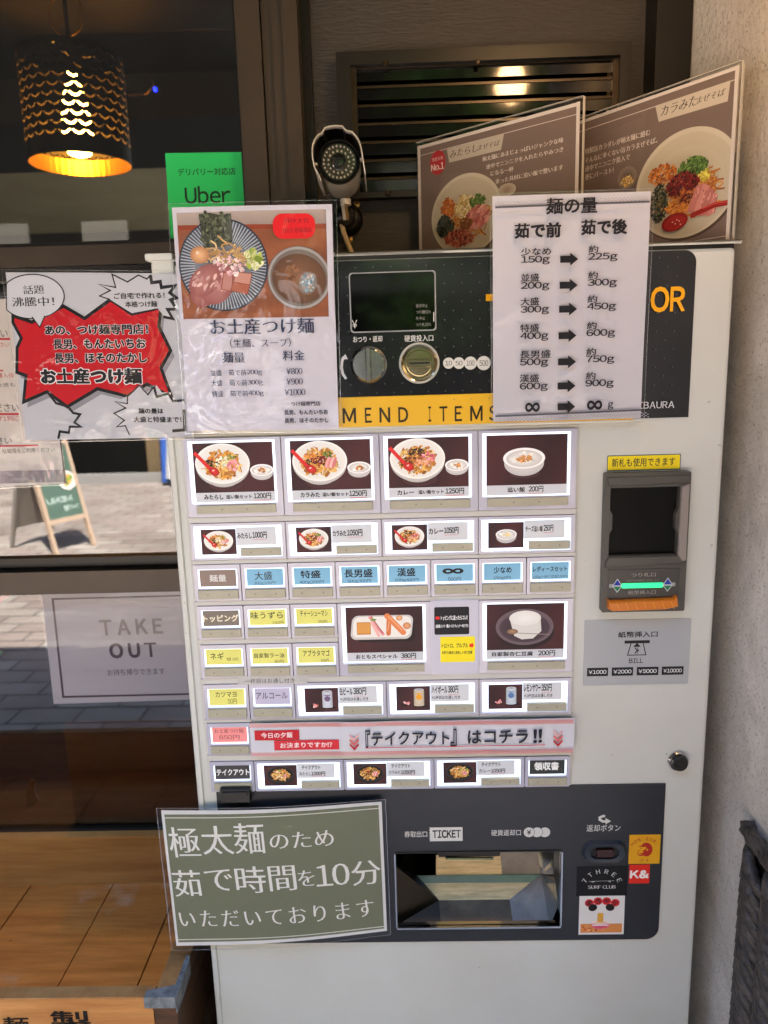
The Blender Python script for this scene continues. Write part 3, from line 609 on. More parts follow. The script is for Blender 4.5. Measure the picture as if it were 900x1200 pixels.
# ================================================================== STREET (seen mirrored in the glass)
struct('opposite_kerb', MB().box(-30, 30, -8.75, -8.6, -.1, .12), 'curbstone')
t = thing('opposite_building', (0, -9.2, 0), 'dark street building across the pavement, mirrored in the shop glass', 'building')
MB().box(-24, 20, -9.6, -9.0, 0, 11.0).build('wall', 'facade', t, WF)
for k, x in enumerate([-15+1.35*i for i in range(21)]):
    if k % 7 == 3: continue
    MB().box(x, x+.62, -9.0, -8.96, 2.75, 3.5).build('window', mat('pale_blind', '4d483f', .8) if k == 0 else bpy.data.materials['pale_blind'], t, WF)
for x in (-5.6, -3.55, -2.2, 1.5, 4.2): MB().box(x, x+.32, -9.0, -8.82, 0, 2.3).build('post', 'ochre', t, WF)
MB().box(-16, 14, -9.0, -8.7, 2.4, 2.6).build('ledge', 'beam', t, WF)
MB().box(-1.9, -1.0, -8.95, -8.7, .1, 1.9).build('shutter', mat('grey_shutter', '7b7d80', .6), t, WF)
struct('sky_blocker', MB().box(-15, -11, -8.9, 4, 0, 9), 'facade')  # unseen block added to keep sky reflections off the menu boards
t = thing('rolled_umbrella', (-3.0, -8.3, 0), 'folded blue and white parasol leaning by the building across the street', 'parasol')
MB().tube([(-3.15, -8.3, .05), (-3.1, -8.35, 1.9)], .05, 8).build('pole', mat('blue_cloth', '2f5aa8', .7), t, WF)
MB().tube([(-2.98, -8.3, .1), (-2.96, -8.3, .7), (-2.93, -8.35, 1.9)], [.16, .12, .05], 10).build('canopy', 'white', t, WF)
def tree(x, y, h, r, label, seed):
    rn = random.Random(seed); t = thing('street_tree', (x, y, 0), label, 'tree', 'street trees by the kerb')
    mb = MB(); mb.tube([(x, y, 0), (x+.05, y, h*.3), (x-.05, y+.05, h*.6), (x, y, h*.85)], [.12, .09, .07, .03], 8)
    tips = []
    for i in range(9):
        a = rn.random()*6.28; z = h*rn.uniform(.35, .75); e = (x+math.cos(a)*r*rn.uniform(.4, .8), y+math.sin(a)*r*rn.uniform(.4, .8), z+rn.uniform(.3, 1.0)); tips.append(e)
        mb.tube([(x, y, z), ((x+e[0])/2, (y+e[1])/2, (z+e[2])/2+.1), e], [.04, .025, .01], 5)
    mb.build('trunk', 'bark', t, WF)
    lf = MB()
    for e in tips*3+[(x, y, h*.9)]*4:
        c = Vector(e)+Vector((rn.gauss(0, .35), rn.gauss(0, .35), rn.gauss(0, .35)))
        for k in range(95):
            p = c+Vector((rn.gauss(0, .32), rn.gauss(0, .32), rn.gauss(0, .24))); q = Vector((rn.gauss(0, 1), rn.gauss(0, 1), rn.gauss(0, .6))).normalized()*.075; w = q.orthogonal().normalized()*.035
            lf.add([p-q, p+w, p+q, p-w], [(0, 1, 2, 3)])
    lf.build('crown', 'leafm', t, WF, recalc=False)
tree(.9, -5.2, 4.4, 1.5, 'bushy green street tree mirrored in the dark panel above the coin slot', 3)
tree(-10.6, -6.4, 4.2, 1.3, 'green street tree throwing dappled shade beside the standing sign', 5)
tree(4.4, -6.4, 4.4, 1.4, 'green street tree farther along the kerb to the right', 8)
# A-board on the pavement
ab = Vector((-2.86, -4.75, 0)); t = thing('pavement_sign', ab, 'green folding menu sign on pale wooden legs, mirrored in the middle pane', 'sign')
AF = Fr(ab, (-.5, .87, 0), (-.24, -.14, 1)); AF2 = Fr(ab+Vector((-.55, -.32, 0)), (.5, -.87, 0), (.28, .16, 1))
AF.n  # faces the shop
mb = MB()
for s in (-1, 1): mb.box(s*.19-.015, s*.19+.015, 0, 1.0, -.02, .02)
mb.box(-.175, .175, .26, .30, -.015, .018).box(-.175, .175, .94, .98, -.015, .018); mb.build('frame', 'lightwood', t, AF)
p = P(AF, .012); p.rect(-.175, .175, .30, .94, '52685a', 2); p.ring(-.10, .62, .085, .085, 'd8722a', 'efe6da'); p.ring(.13, .80, .07, .09, 'e08080', 'f0e8e0'); p.ring(.05, .86, .07, .06, 'c8502a', 'f0e8e0')
p.blobs(-.1, .62, .05, .05, 18, .015, ['d8722a', 'e8a04a', '7a9a3a']); p.text('MENU', -.1, .15, .46, .05, 'c8d8cc'); p.text('つけ麺', -.15, 0, .38, .05, 'c8d8cc'); p.build('board', t)
mb = MB()
for s in (-1, 1): mb.box(s*.19-.015, s*.19+.015, 0, 1.0, -.02, .02)
mb.box(-.175, .175, .2, .9, -.012, .012); mb.build('rear_frame', mat('greyed_wood', '8a8178', .7), t, AF2)
# ================================================================== WOODEN TRAY
Yb, Yf = .30, U(100, 1160, 0).y
zt = U(100, 981, Yb).z; zf = U(100, 1036, Yb).z
def Yat(px, py, z): d = ray(px, py); s = (z-CAM.z)/d.z; return CAM+d*s
fr_in = Yat(100, 1157, zt); fr_out = Yat(100, 1168, zt)
yi, yo = fr_in.y, fr_out.y-.004
xr_in = Yat(183, 1160, zt).x; xr_out = Yat(209, 1160, zt).x; xl = -1.15
t = thing('wooden_tray', ((xl+xr_out)/2, .15, zf-.02), 'lacquered wooden noodle tray with steel corner and black brush writing, beside the machine', 'tray')
MB().box(xl, xr_in, Yb, Yb+.018, zf-.02, zt).build('back_board', 'wood2', t, WF)
cuts = [xl, xl+.28, xl+.5]
g = [Yat(x, y, zf).x for x, y in ((37, 1037), (133.5, 1035), (193.6, 1077))]
edges = [xl, g[0]-.22, g[0], g[1], g[2], xr_in]
for i in range(len(edges)-1):
    MB().box(edges[i]+.0012, edges[i+1]-.0012, yi-.002, Yb-.001, zf-.016, zf+(.0006*(i % 2))).build('floor_plank', 'wood', t, WF)
MB().box(xl, xr_in-.001, yo, yi, zf-.04, zt).build('front_board', 'wood2', t, WF)
MB().box(xl, xr_in-.001, yo+.0005, yi-.0005, zt, zt+.002).build('front_rim', 'wornedge', t, WF)
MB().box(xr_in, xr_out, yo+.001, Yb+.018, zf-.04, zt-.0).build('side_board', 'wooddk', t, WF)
MB().box(xr_in+.0008, xr_out-.0005, yo+.003, Yb+.017, zt, zt+.002).build('side_rim', 'wornedge', t, WF)
mb = MB(); w = xr_out-xr_in
mb.prism([(xr_in-.012, yo-.0015), (xr_out+.0015, yo-.0015), (xr_out+.0015, yo+.07), (xr_out-.005, yo+.075), (xr_out-.006, yo+.02), (xr_out-.016, yo+.017), (xr_in-.012, yo+.010)], zt+.002, zt+.0036, .0008)
mb.box(xr_in-.012, xr_out+.0015, yo-.002, yo-.0002, zt-.014, zt+.0034).box(xr_out+.0002, xr_out+.002, yo-.002, yo+.065, zt-.022, zt+.0034); mb.build('corner_bracket', 'bracket', t, WF)
mb = MB().lathe([(.003, zt+.0036), (.003, zt+.0046), (.001, zt+.005)], 10, (xr_in+.004, yo+.006)).lathe([(.0025, zt+.0036), (.0025, zt+.0046)], 10, (xr_in+.016, yo+.008)); mb.build('nail', 'bracket', t, WF)
TF = Fr((0, yo-.0005, 0), (1, 0, 0), (0, 0, 1)); p = P(TF, .0003)
p.ptext('製', 60, 106, 1196, 22, '17120c', b=.02); p.ptext('麺', 4, 34, 1202, 20, '17120c', b=.02); p.build('brush_writing', t)
# pale wear marks printed into the lacquer
zt2 = zf-.16
t = thing('lower_crate', ((xl+xr_out)/2, .15, zt2), 'older dark wooden crate under the lacquered tray, in the gap beside the machine', 'crate')
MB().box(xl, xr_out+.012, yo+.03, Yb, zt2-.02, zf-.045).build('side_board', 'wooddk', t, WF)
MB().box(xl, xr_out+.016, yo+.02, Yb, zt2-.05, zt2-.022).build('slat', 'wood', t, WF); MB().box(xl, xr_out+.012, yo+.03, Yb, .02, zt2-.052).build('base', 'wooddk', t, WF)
# ================================================================== WICKER BASKET
bd = .26; by = -.06-bd; bx = U(873, 980, -.06).x; bz = U(885, 971, -.06).z-.004; bw = .30
t = thing('wicker_basket', (bx+bw/2, by+bd/2, 0), 'tall dark grey twisted wicker basket against the concrete wall, lower right corner', 'basket')
BF = Fr((bx, by, 0), (1, 0, 0), (0, 0, 1))
MB().box(.004, bw-.004, .02, bz-.02, -.012, -.006).box(.004, bw-.004, .02, bz-.02, -bd+.006, -bd+.012).build('liner', 'dark', t, BF)
MB().box(.006, .012, .02, bz-.02, -bd+.01, -.008).box(bw-.012, bw-.006, .02, bz-.02, -bd+.01, -.008).build('liner', 'dark', t, BF)
def strand(pts, r): return MB().tube(pts, r, 6)
# one twisted column of cane repeated down the side
def colm(x0, wd, dirn, z0=bz-.55, z1=bz):
    mb = MB(); n = int((z1-z0)/.019)
    for i in range(n):
        z = z0+i*.019; j = random.uniform(-.003, .003); pp = []
        for k in range(6):
            s = k/5; pp.append((x0+wd*s, z+dirn*(.052*s-.026)+j, .013*math.sin(s*3.14)-.009))
        mb.tube(pp, [.005, .0078, .0092, .0092, .0078, .005], 8)
    return mb
nc = max(3, int(bw/.034)); cwid = bw/nc
for i in range(nc): colm(i*cwid, cwid*1.08, -1 if i % 2 == 0 else -1).build('twisted_cane', 'wicker', t, BF, smooth=True, kind='stuff')
SF = Fr((bx, by+bd, 0), (0, -1, 0), (0, 0, 1))
for i in range(5): colm(i*bd/5, bd/5*1.08, -1).build('twisted_cane', 'wicker', t, SF, smooth=True, kind='stuff')
for i in range(5): 
    o = colm(i*bd/5, bd/5*1.08, -1).build('twisted_cane', 'wicker', t, Fr((bx+bw, by, 0), (0, 1, 0), (0, 0, 1)), smooth=True, kind='stuff')
for i in range(nc): colm(i*cwid, cwid*1.08, -1).build('twisted_cane', 'wicker', t, Fr((bx+bw, by+bd, 0), (-1, 0, 0), (0, 0, 1)), smooth=True, kind='stuff')
for k in range(3):
    ring = []
    for (ax, ay), (cx, cy) in (((0, 0), (bw, 0)), ((bw, 0), (bw, bd)), ((bw, bd), (0, bd)), ((0, bd), (0, 0))):
        for s in range(14):
            q = s/14; ph = 26*q+k*2.1+ax*40+ay*31; ring.append((bx+ax+(cx-ax)*q+.003*math.cos(ph), by+ay+(cy-ay)*q+.003*math.cos(ph), bz+.004+.005*math.sin(ph)))
    strand(ring+ring[:1], .008).build('rim_strand', 'wicker', t, WF, smooth=True)
MB().tube([(bx+.05, by+.1, bz-.25), (bx+.09, by+.12, bz-.03), (bx+.14, by+.13, bz-.02)], .012, 8).build('inner_highlight', 'white', t, WF)  # white rod added as the bright highlight inside the basket
MB().box(bx+.01, bx+bw-.01, by+.01, by+bd-.01, 0, .03).build('base', 'wicker', t, WF)
# ================================================================== CANOPY LAMP in front of the wall
vl = U(597, 117, 2*WY+.24); lp = Vector((vl.x, -.24, vl.z))
t = thing('canopy_pendant', lp, 'small warm bare bulb hanging under the canopy, mirrored in the louvre blades', 'lamp')
LF = Fr(lp, (1, 0, 0), (0, 1, 0))
MB().lathe([(.001, -.05), (.028, -.035), (.034, -.01), (.026, .015), (.013, .04)], 24).build('bulb', mat('warm_bulb_glass', 'ffd08a', .3, emis=8, ecol='ffc98c'), t, LF, smooth=True)
MB().lathe([(.016, .038), (.018, .075), (.005, .09)], 20).tube([(0, 0, .085), (0, 0, 2.7-lp.z)], .003, 6).build('cord', 'camblack', t, LF)
# ================================================================== TICKET MACHINE
uv = MF.uv
uL = (uv(193, 510)[0]+uv(250, 1150)[0])/2; uR = (uv(864, 290)[0]+uv(808, 1200)[0]+uv(829, 830)[0])/3
vT = (uv(200, 306)[1]+uv(830, 294)[1])/2
tm = thing('ticket_machine', ((uL+uR)/2, 0.0, 0.0), 'greige meal ticket vending machine with rows of lit photo buttons between window and concrete wall', 'ticket machine')
DEPTH = .27
ho = rr(uv(463.6, 1000)[0], uv(657, 1000)[0], uv(560, 1083)[1], uv(560, 997)[1])     # payout opening
# cabinet: four sides and back, open front closed by the door
MB().box(uL+.004, uR-.004, .0, vT-.004, -DEPTH, -.13).build('cabinet', 'cab', tm)
door = rr(uL, uR, .05, vT, .006, 4)
o = MB().prism(door, -.13, -.005, 0).build('door_shell', 'cab', tm); o.data.polygons  # sides
bm = bmesh.new(); bm.from_mesh(o.data)
bmesh.ops.delete(bm, geom=[f for f in bm.faces if abs(f.normal.z) > .9], context='FACES'); bm.to_mesh(o.data); bm.free()
fo = rr(uL+.005, uR-.005, .055, vT-.005, .004, 4)
mb = MB(); n = len(door); mb.add([(*q, -.005) for q in door]+[(*q, -.0012) for q in rr(uL+.0015, uR-.0015, .0515, vT-.0015, .005, 4)]+[(*q, 0) for q in fo], [(i, (i+1) % n, n+(i+1) % n, n+i) for i in range(n)]+[(n+i, n+(i+1) % n, 2*n+(i+1) % n, 2*n+i) for i in range(n)])
mb.holed(fo, ho, 0.); mb.build('door', 'cab', tm)
# narrow edge strip down the left side of the door
a = uv(205, 515)[0]; b = uv(216, 515)[0]
MB().prism(rr(uL+.003, a-.001, .06, vT-.002, .003, 3), -.001, .0035, .0012).build('edge_strip', 'cab', tm)
# top cover: thin lip running over the door
vt2 = (uv(300, 299)[1]+uv(864, 286)[1])/2
MB().prism(rr(uL-.001, uR+.004, vT+.004, vt2+.001, .002, 3), -DEPTH, .004, .001).build('top_lip', 'cab', tm)
MB().box(uL+.004, uR-.002, vT-.002, vT+.004, -DEPTH, -.002).build('top_seam', 'dark', tm)
# hinge block at the upper left corner
hx0, hz1 = uv(171, 298); hx1, hz0 = uv(205, 322)
mb = MB().prism(rr(hx0, hx1, uv(190, 306)[1], hz1, .002, 3), -.03, .006, .001).prism(rr(hx0+.006, hx1, hz0, uv(190, 306)[1]-.0005, .002, 3), -.03, .003, .001)
mb.build('hinge_block', 'cab', tm)
# --- upper black panel
x0, y0 = uv(222, 306)[0], uv(500, 303)[1]; x1 = (uv(811, 400)[0]); y1 = uv(780, 489.5)[1]
P0 = rr(x0, x1, y1, y0, .014, 8, (0, 0, 1, 1))
up = MB().prism(P0, 0, .0012, .0004).build('upper_panel', 'blkpanel', tm)
p = P(MF, .0014)
dp = .0105
for i in range(int((x1-x0-.012)/dp)):
    for j in range(int((y0-y1-.012)/dp)):
        u, v = x0+.008+i*dp, y0-.008-j*dp
        if (i+j) % 2 == 0: p.poly(ell(u, v, .00065, .00065, 6), '6b6f74')
p.ptext('OR', 762, 801, 351, 28, 'f0ac14', b=.03); p.prect(569, 345, 577, 353, 'f0ac14')
p.ptext('SHIBAURA', 733, 789, 475.5, 8, 'c9ccd0', b=.01, y1=473.5)
p.ptext('おつり・返却', 414, 448, 397.5, 7, 'dcdcd8', b=.012); p.ptext('硬貨投入口', 474, 507.5, 396.5, 7.5, 'dcdcd8', b=.012)
p.path([(403, 418), (401, 424), (400.5, 431), (402, 438), (406, 444)], 3.0, 'c9ccd0', px=True); p.ppoly([(399.5, 421), (405, 415), (408, 421)], 'c9ccd0')
for x, t_ in ((525.5, '10'), (537.5, '50'), (551, '100'), (566.5, '500')):
    r_ = {'10': 6.2, '50': 6.4, '100': 7.2, '500': 7.8}[t_]*p.px(); c = uv(x, 425.5); p.poly(ell(c[0], c[1], r_, r_, 24), 'cfcfc8'); p.text(t_, c[0]-r_*.62, c[0]+r_*.62, c[1], r_*.8, '2a2a2a')
p.build('panel_print', up, 'gloss_ink')
by0 = (uv(398, 465.5)[1]+uv(574, 461)[1])/2; by1 = (uv(399, 501)[1]+uv(575, 496)[1])/2; xe = uv(742, 480)[0]
yb = MB().prism(rr(x0+.001, xe, by1, by0, .001), .0012, .0026, .0003).build('recommend_band', 'yellow', tm)
p = P(MF, .0028)
for ch, a, b in (('R', 268, 285), ('E', 291, 303), ('C', 309, 322), ('O', 328, 345), ('M', 351, 366), ('M', 402, 417), ('E', 428, 435.5), ('N', 445, 457), ('D', 467, 478), ('I', 502, 505), ('T', 515, 524), ('E', 533, 541), ('M', 551, 565), ('S', 573, 582)):
    p.ptext(ch, a, b, 485.5-(a-480)*.018, 17, '2a2411', b=.02)
p.build('band_print', yb, 'gloss_ink')
# display
a = uv(408.5, 320); b = uv(511.5, 387.5)
dsp = MB().prism(rr(a[0], b[0], b[1], a[1], .004, 6), .0012, .0030, .0006).build('display_frame', mat('pale_display_frame', '9a9c9e', .3), tm)
a = uv(410.2, 321.5); b = uv(509.8, 386)
MB().prism(rr(a[0], b[0], b[1], a[1], .0035, 6), .0030, .0034, .0001).build('display_screen', 'screen', dsp)
p = P(MF, .0036); p.ptext('¥', 412.5, 419, 380, 9.5, 'c9c9c4')
for k, s_ in enumerate(('販売中止', 'つり銭切れ', '札中止', 'つり札切れ')): p.ptext(s_, 487.5, (501, 505, 498, 505)[k], 358.5+k*7.3, 4.2, '8d8d88')
p.prect(507.6, 366, 508.8, 377, 'd0d0cc'); p.build('display_print', dsp)
# change knob and coin slot
c = uv(432.3, 427.5); k_ = P(MF).px()
kb = MB().lathe([(20.5*k_, .0012), (20.5*k_, .004), (19*k_, .006), (18.5*k_, .0045)], 48, c).build('return_knob', 'chrome', tm, smooth=.6)
MB().lathe([(18.2*k_, .002), (18.2*k_, .013), (17.2*k_, .0145), (0.001, .0145)], 48, c).build('knob_face', 'chrome', kb, smooth=.5)
mb = MB().prism(rr(c[0]-2.6*k_, c[0]+2.6*k_, c[1]-18.5*k_, c[1]+18.5*k_, .0012), .0145, .0245, .001); mb.build('grip', 'chrome', kb)
c = uv(491.2, 425.5)
cs = MB().lathe([(22.8*k_, .0012), (22.8*k_, .0025), (21.6*k_, .004), (20.4*k_, .004), (20.2*k_, .003)], 48, c).build('coin_slot', mat('pale_ring', 'c8c6ba', .35), tm, smooth=.5)
brm = mat('champagne_chrome', 'b8ad8e', .16, 1, bump=.02, bscale=100)
MB().lathe([(20.2*k_, .0022), (20.2*k_, .006), (16.8*k_, .0035), (14.6*k_, .0035), (13.8*k_, .0075), (.001, .0078)], 48, c).build('bezel', brm, cs, smooth=.5)
MB().prism(rr(c[0]-13.4*k_, c[0]+13.4*k_, c[1]-4.4*k_, c[1]+4.4*k_, .001), .0074, .0105, .0008).build('slot_bridge', brm, cs)
MB().prism(rr(c[0]-11.5*k_, c[0]+11.5*k_, c[1]-.9*k_, c[1]+.9*k_, .0003), .0104, .0108, 0).build('slot', 'rubber', cs)
# --- button rows
cols_l = (uv(218, 560)[0]+uv(229, 680)[0]+uv(233, 728)[0]+uv(240, 820)[0]+uv(248, 906)[0])/5
cols_r = (uv(676, 545)[0]+uv(671, 672)[0]+uv(670, 745)[0]+uv(668, 815)[0]+uv(667, 900)[0])/5
CW = (cols_r-cols_l)/8
V = lambda y: uv(450, y)[1]
rows = {'A': (507.5, 600), 'B': (607.5, 650.5), 'C': (656, 698.5), 'D': (704.5, 743.5), 'E': (750, 789), 'F': (796.5, 837.5), 'G': (842, 879.5), 'H': (887, 922)}
bed = uv(450, 503.5)[1], uv(450, 923)[1]
MB().prism(rr(cols_l-.004, cols_r+.003, bed[1], bed[0], .001), 0, .0014, .0004).build('button_bed', 'cab2', tm)
rk = list('ABCDEFGH')
for a, b in zip(rk[:-1], rk[1:]):
    v1, v0 = V(rows[a][1]), V(rows[b][0])
    if v1-v0 > .002: MB().prism(rr(cols_l-.002, (cols_l+3*CW-.0004 if a == 'D' else cols_r+.002), v0+.0004, v1-.0004, .001), .0014, .0048, .0008).build('row_rail', 'cab2', tm)
def button(kind, col, row, row2=None):
    w = {'s': 1, 'w': 2, 'b': 2}[kind]; u0 = cols_l+col*CW+.0006; u1 = cols_l+(col+w)*CW-.0006; v1 = V(rows[row][0]); v0 = V(rows[row2 or row][1])
    rel = {'s': ((.08, .93, .12, .66), (.07, .94, .68, .93)), 'w': ((.03, .96, .08, .94), (.52, .95, .68, .90)), 'b': ((.04, .94, .035, .83), (.09, .92, .845, .95))}[kind]
    X = lambda t: u0+(u1-u0)*t; Y = lambda t: v1-(v1-v0)*t
    (a, b, c, d), (e, f, g, h_) = rel
    mb = MB(); mb.holed(rr(u0, u1, v0, v1, .0012, 3), rr(X(a), X(b), Y(d), Y(c)), .0062, depth=.0045)
    B = mb.build('button', 'house', tm)
    if kind == 'w':       # notch for the push bar is covered by the bar itself
        pass
    MB().add([(X(a), Y(d), .0030), (X(b), Y(d), .0030), (X(b), Y(c), .0030), (X(a), Y(c), .0030)], [(0, 1, 2, 3)]).build('light_panel', 'litedge', B)
    MB().prism(rr(X(e), X(f), Y(h_), Y(g), .0006, 2), .004, .0088, .0008).build('push_bar', 'bar', B)
    p = P(MF, .0036, step=3e-6)
    return B, p, X, Y
MARK = 'a5a18c'
def finish(B, p, X, Y, kind):
    p.w = .0090
    e, f, y = {'s': (.28, .74, .81), 'w': (.63, .84, .79), 'b': (.36, .62, .90)}[kind]
    for x in (e, f): p.ring(X(x), Y(y), .0011, .0011, '7d7a66', '85826e', 1, 10)
    p.build('card', B, 'lit_ink')
def big(col, row, row2, draw, lab, price, seed):
    random.seed(seed); B, p, X, Y = button('b', col, row, row2)
    p.rect(X(.08), X(.915), Y(.815), Y(.06), 'c6c8cc'); tabletop(p, X(.085), X(.91), Y(.69), Y(.065))
    draw(p, X, Y); 
    u = X(.13)
    for s_, a, b, h in lab: p.text(s_, X(a), X(b), Y(.748), h*(Y(0)-Y(1)), '0c0c10', b=.035)
    p.text(price[0], X(price[1]), X(price[2]), Y(.745), .072*(Y(0)-Y(1)), '0c0c10', b=.03); p.line((X(price[1]), Y(.798)), (X(price[2]), Y(.798)), .0005, 'd03030')
    finish(B, p, X, Y, 'b'); return B
def setmeal(kind):
    def d(p, X, Y):
        r = (X(1)-X(0)); rice(p, X(.79), Y(.42), r*.122); bowl(p, X(.385), Y(.325), r*.285, kind, .74)
    return d
big(0, 'A', None, setmeal('mitarashi'), (('みたらし', .17, .37, .06), ('追い飯セット', .40, .67, .05)), ('1200円', .69, .87), 11)
big(2, 'A', None, setmeal('karamita'), (('カラみた', .17, .37, .06), ('追い飯セット', .40, .67, .05)), ('1250円', .68, .86), 12)
big(4, 'A', None, setmeal('curry'), (('カレー', .17, .34, .055), ('追い飯セット', .39, .65, .05)), ('1250円', .67, .86), 13)
big(6, 'A', None, lambda p, X, Y: rice(p, X(.47), Y(.36), .215*(X(1)-X(0))), (('追い飯', .30, .48, .06),), ('200円', .52, .67), 14)
def plate(p, X, Y):
    w = X(1)-X(0); h = Y(0)-Y(1); ux, vy = X(.47), Y(.34)
    p.poly([(x+.002, y-.0025) for x, y in rr(ux-.30*w, ux+.34*w, vy-.18*h, vy+.15*h, .008)], '1c0f12')
    q = [(x+(y-vy)*.12, y) for x, y in rr(ux-.33*w, ux+.33*w, vy-.17*h, vy+.16*h, .008)]; p.poly(q, 'c9c4be'); q = [(x+(y-vy)*.12, y) for x, y in rr(ux-.31*w, ux+.31*w, vy-.14*h, vy+.14*h, .007)]; p.poly(q, 'e8e3da')
    p.poly(rr(X(.20), X(.35), Y(.44), Y(.27), .001), 'b8742e'); p.poly(rr(X(.205), X(.345), Y(.425), Y(.28), .001), 'd9984a')
    p.path([(X(.34), Y(.19)), (X(.40), Y(.31)), (X(.49), Y(.45))], .0042, 'e08e90'); p.path([(X(.36), Y(.27)), (X(.42), Y(.42)), (X(.44), Y(.47))], .004, 'eab0a8'); p.path([(X(.36), Y(.19)), (X(.42), Y(.31)), (X(.48), Y(.43))], .0012, 'a84a52')
    p.blobs(X(.38), Y(.24), .003, .002, 10, .0008, ['5c8a32', '7aa848'])
    for a, b, c, d, wd, cc in ((.55, .22, .54, .43, .0062, 'cf7440'), (.53, .19, .70, .42, .0074, 'dd8048')):
        p.path([(X(a+(c-a)*t/6), Y(b+(d-b)*t/6)) for t in range(7)], wd, cc); p.poly(ell(X(a), Y(b), wd/2, wd/2, 14), cc); p.poly(ell(X(c), Y(d), wd/2, wd/2, 14), cc); p.line((X(a+.01), Y(b)), (X(c-.01), Y(d-.03)), wd*.16, 'f2b088')
    p.ring(X(.66), Y(.22), .0042, .0038, 'eeb888', 'c98a58'); p.ring(X(.74), Y(.33), .0052, .0046, 'e6a878', 'bf7c4c')
big(3, 'D', 'E', plate, (('おともスペシャル', .18, .63, .055),), ('380円', .67, .83), 15)
def tofu(p, X, Y):
    w = X(1)-X(0); p.ring(X(.50), Y(.44), .31*w, .2*w, '140c10', '241418'); p.ring(X(.49), Y(.38), .31*w, .205*w, '3a2a30', '6a5a60', 6); p.ring(X(.49), Y(.39), .27*w, .165*w, '2a1c22', '4a3a42')
    p.poly([(X(.33), Y(.27)), (X(.38), Y(.50)), (X(.46), Y(.55)), (X(.58), Y(.54)), (X(.67), Y(.44)), (X(.66), Y(.27))], 'd6d3cb'); p.ring(X(.495), Y(.26), .17*w, .085*w, 'eceae4', 'e0ddd5')
    p.ring(X(.36), Y(.44), .06*w, .03*w, 'b08a68', '7a5a44'); p.line((X(.40), Y(.46)), (X(.76), Y(.49)), .0009, '8e7a70')
big(6, 'D', 'E', tofu, (('自家製杏仁豆腐', .14, .58, .06),), ('200円', .64, .82), 16)
def wide(col, row, draw, t1, t2=None, px=None, sub=None, seed=1):
    random.seed(seed); B, p, X, Y = button('w', col, row); H = Y(0)-Y(1)
    p.rect(X(.475), X(.90), Y(.62), Y(.13), 'cbcdd0'); tabletop(p, X(.10), X(.472), Y(.86), Y(.17)); draw(p, X, Y)
    if sub is None:
        p.text(t1, X(.49), X(.49+px[0]), Y(.36), .15*H, '0c0c10', b=.035); p.text(t2, X(.49+px[0]+.01), X(.49+px[1]), Y(.35), .17*H, '0c0c10', b=.035); p.line((X(.5+px[0]), Y(.47)), (X(.49+px[1]), Y(.47)), .0004, 'd03030')
    elif sub == 'takeout':
        p.text('テイクアウト', X(.53), X(.74), Y(.26), .13*H, '0c0c10', b=.03); p.text(t1, X(.50), X(.63), Y(.47), .12*H, '16161a', b=.016); p.text(t2, X(.635), X(.79), Y(.47), .13*H, '0c0c10', b=.03); p.line((X(.635), Y(.55)), (X(.79), Y(.55)), .0004, 'd03030')
    else:
        p.text(t1, X(.49), X(.49+px[0]), Y(.28), .20*H, '0c0c10', b=.035); p.text(t2, X(.50+px[0]), X(.49+px[1]), Y(.28), .2*H, '0c0c10', b=.03); p.line((X(.5+px[0]), Y(.42)), (X(.49+px[1]), Y(.42)), .0004, 'd03030'); p.text(sub, X(.49), X(.80), Y(.50), .10*H, '16161a', b=.02)
    finish(B, p, X, Y, 'w')
wb = lambda k, dk=False: (lambda p, X, Y: bowl(p, X(.285), Y(.48), (X(1)-X(0))*.155, k, .68, spoon=not dk, dark=dk, detail=.8))
wide(0, 'B', wb('mitarashi'), 'みたらし', '1000円', (.15, .31), seed=21)
wide(2, 'B', wb('karamita'), 'カラみた', '1050円', (.14, .31), seed=22)
wide(4, 'B', wb('curry'), 'カレー', '1050円', (.15, .31), seed=23)
wide(6, 'B', lambda p, X, Y: rice(p, X(.29), Y(.50), (X(1)-X(0))*.11, 'cheese'), 'チーズ追い飯', '250円', (.18, .29), seed=24)
def drink(c1, c2):
    def d(p, X, Y):
        H = Y(0)-Y(1); snack(p, X(.21), Y(.66), (X(1)-X(0))*.055); can(p, X(.35), Y(.48), H*.5, c1, c2)
    return d
S2 = '*1杯目はお通し付き'
wide(2, 'F', drink('c2c4cc', '6a5a78'), '缶ビール', '380円', (.14, .29), S2, 25)
wide(4, 'F', drink('c8b8a0', 'e8a020'), 'ハイボール', '380円', (.17, .29), S2, 26)
wide(6, 'F', drink('b8c4cc', '5878a8'), 'レモンサワー', '350円', (.18, .30), S2, 27)
wide(1, 'H', wb('takeout', True), 'みたらし', '1000円', (.1, .3), 'takeout', 28)
wide(3, 'H', wb('karamita', True), 'カラみた', '1050円', (.1, .3), 'takeout', 29)
wide(5, 'H', wb('takeout', True), 'カレー', '1050円', (.1, .3), 'takeout', 30)
def small(col, row, bgc, t1, t2=None, a=.2, b=.8, h=.20, y=.34, c=.35, d=.75, tc='16161a', tb=.015, y2=.55, h2=.10):
    B, p, X, Y = button('s', col, row); H = Y(0)-Y(1)
    p.rect(X(.11), X(.90), Y(.61), Y(.15), bgc)
    g_ = tuple(v*.75+.12 for v in C(bgc)[:3])+(1,)
    for x in (.17, .83): p.line((X(x), Y(.60)), (X(x), Y(.44)), .0003, g_); p.line((X(x), Y(.44)), (X(x+(.05 if x < .5 else -.05)), Y(.44)), .0003, g_)
    p.text(t1, X(a), X(b), Y(y), h*H, tc, b=tb)
    if t2: p.text(t2, X(c), X(d), Y(y2), h2*H, tc)
    finish(B, p, X, Y, 's')
BL, YE, BRN = '7fb4cf', 'dcd873', '8a776c'  # left cards get paler lettering, street glare put into the ink
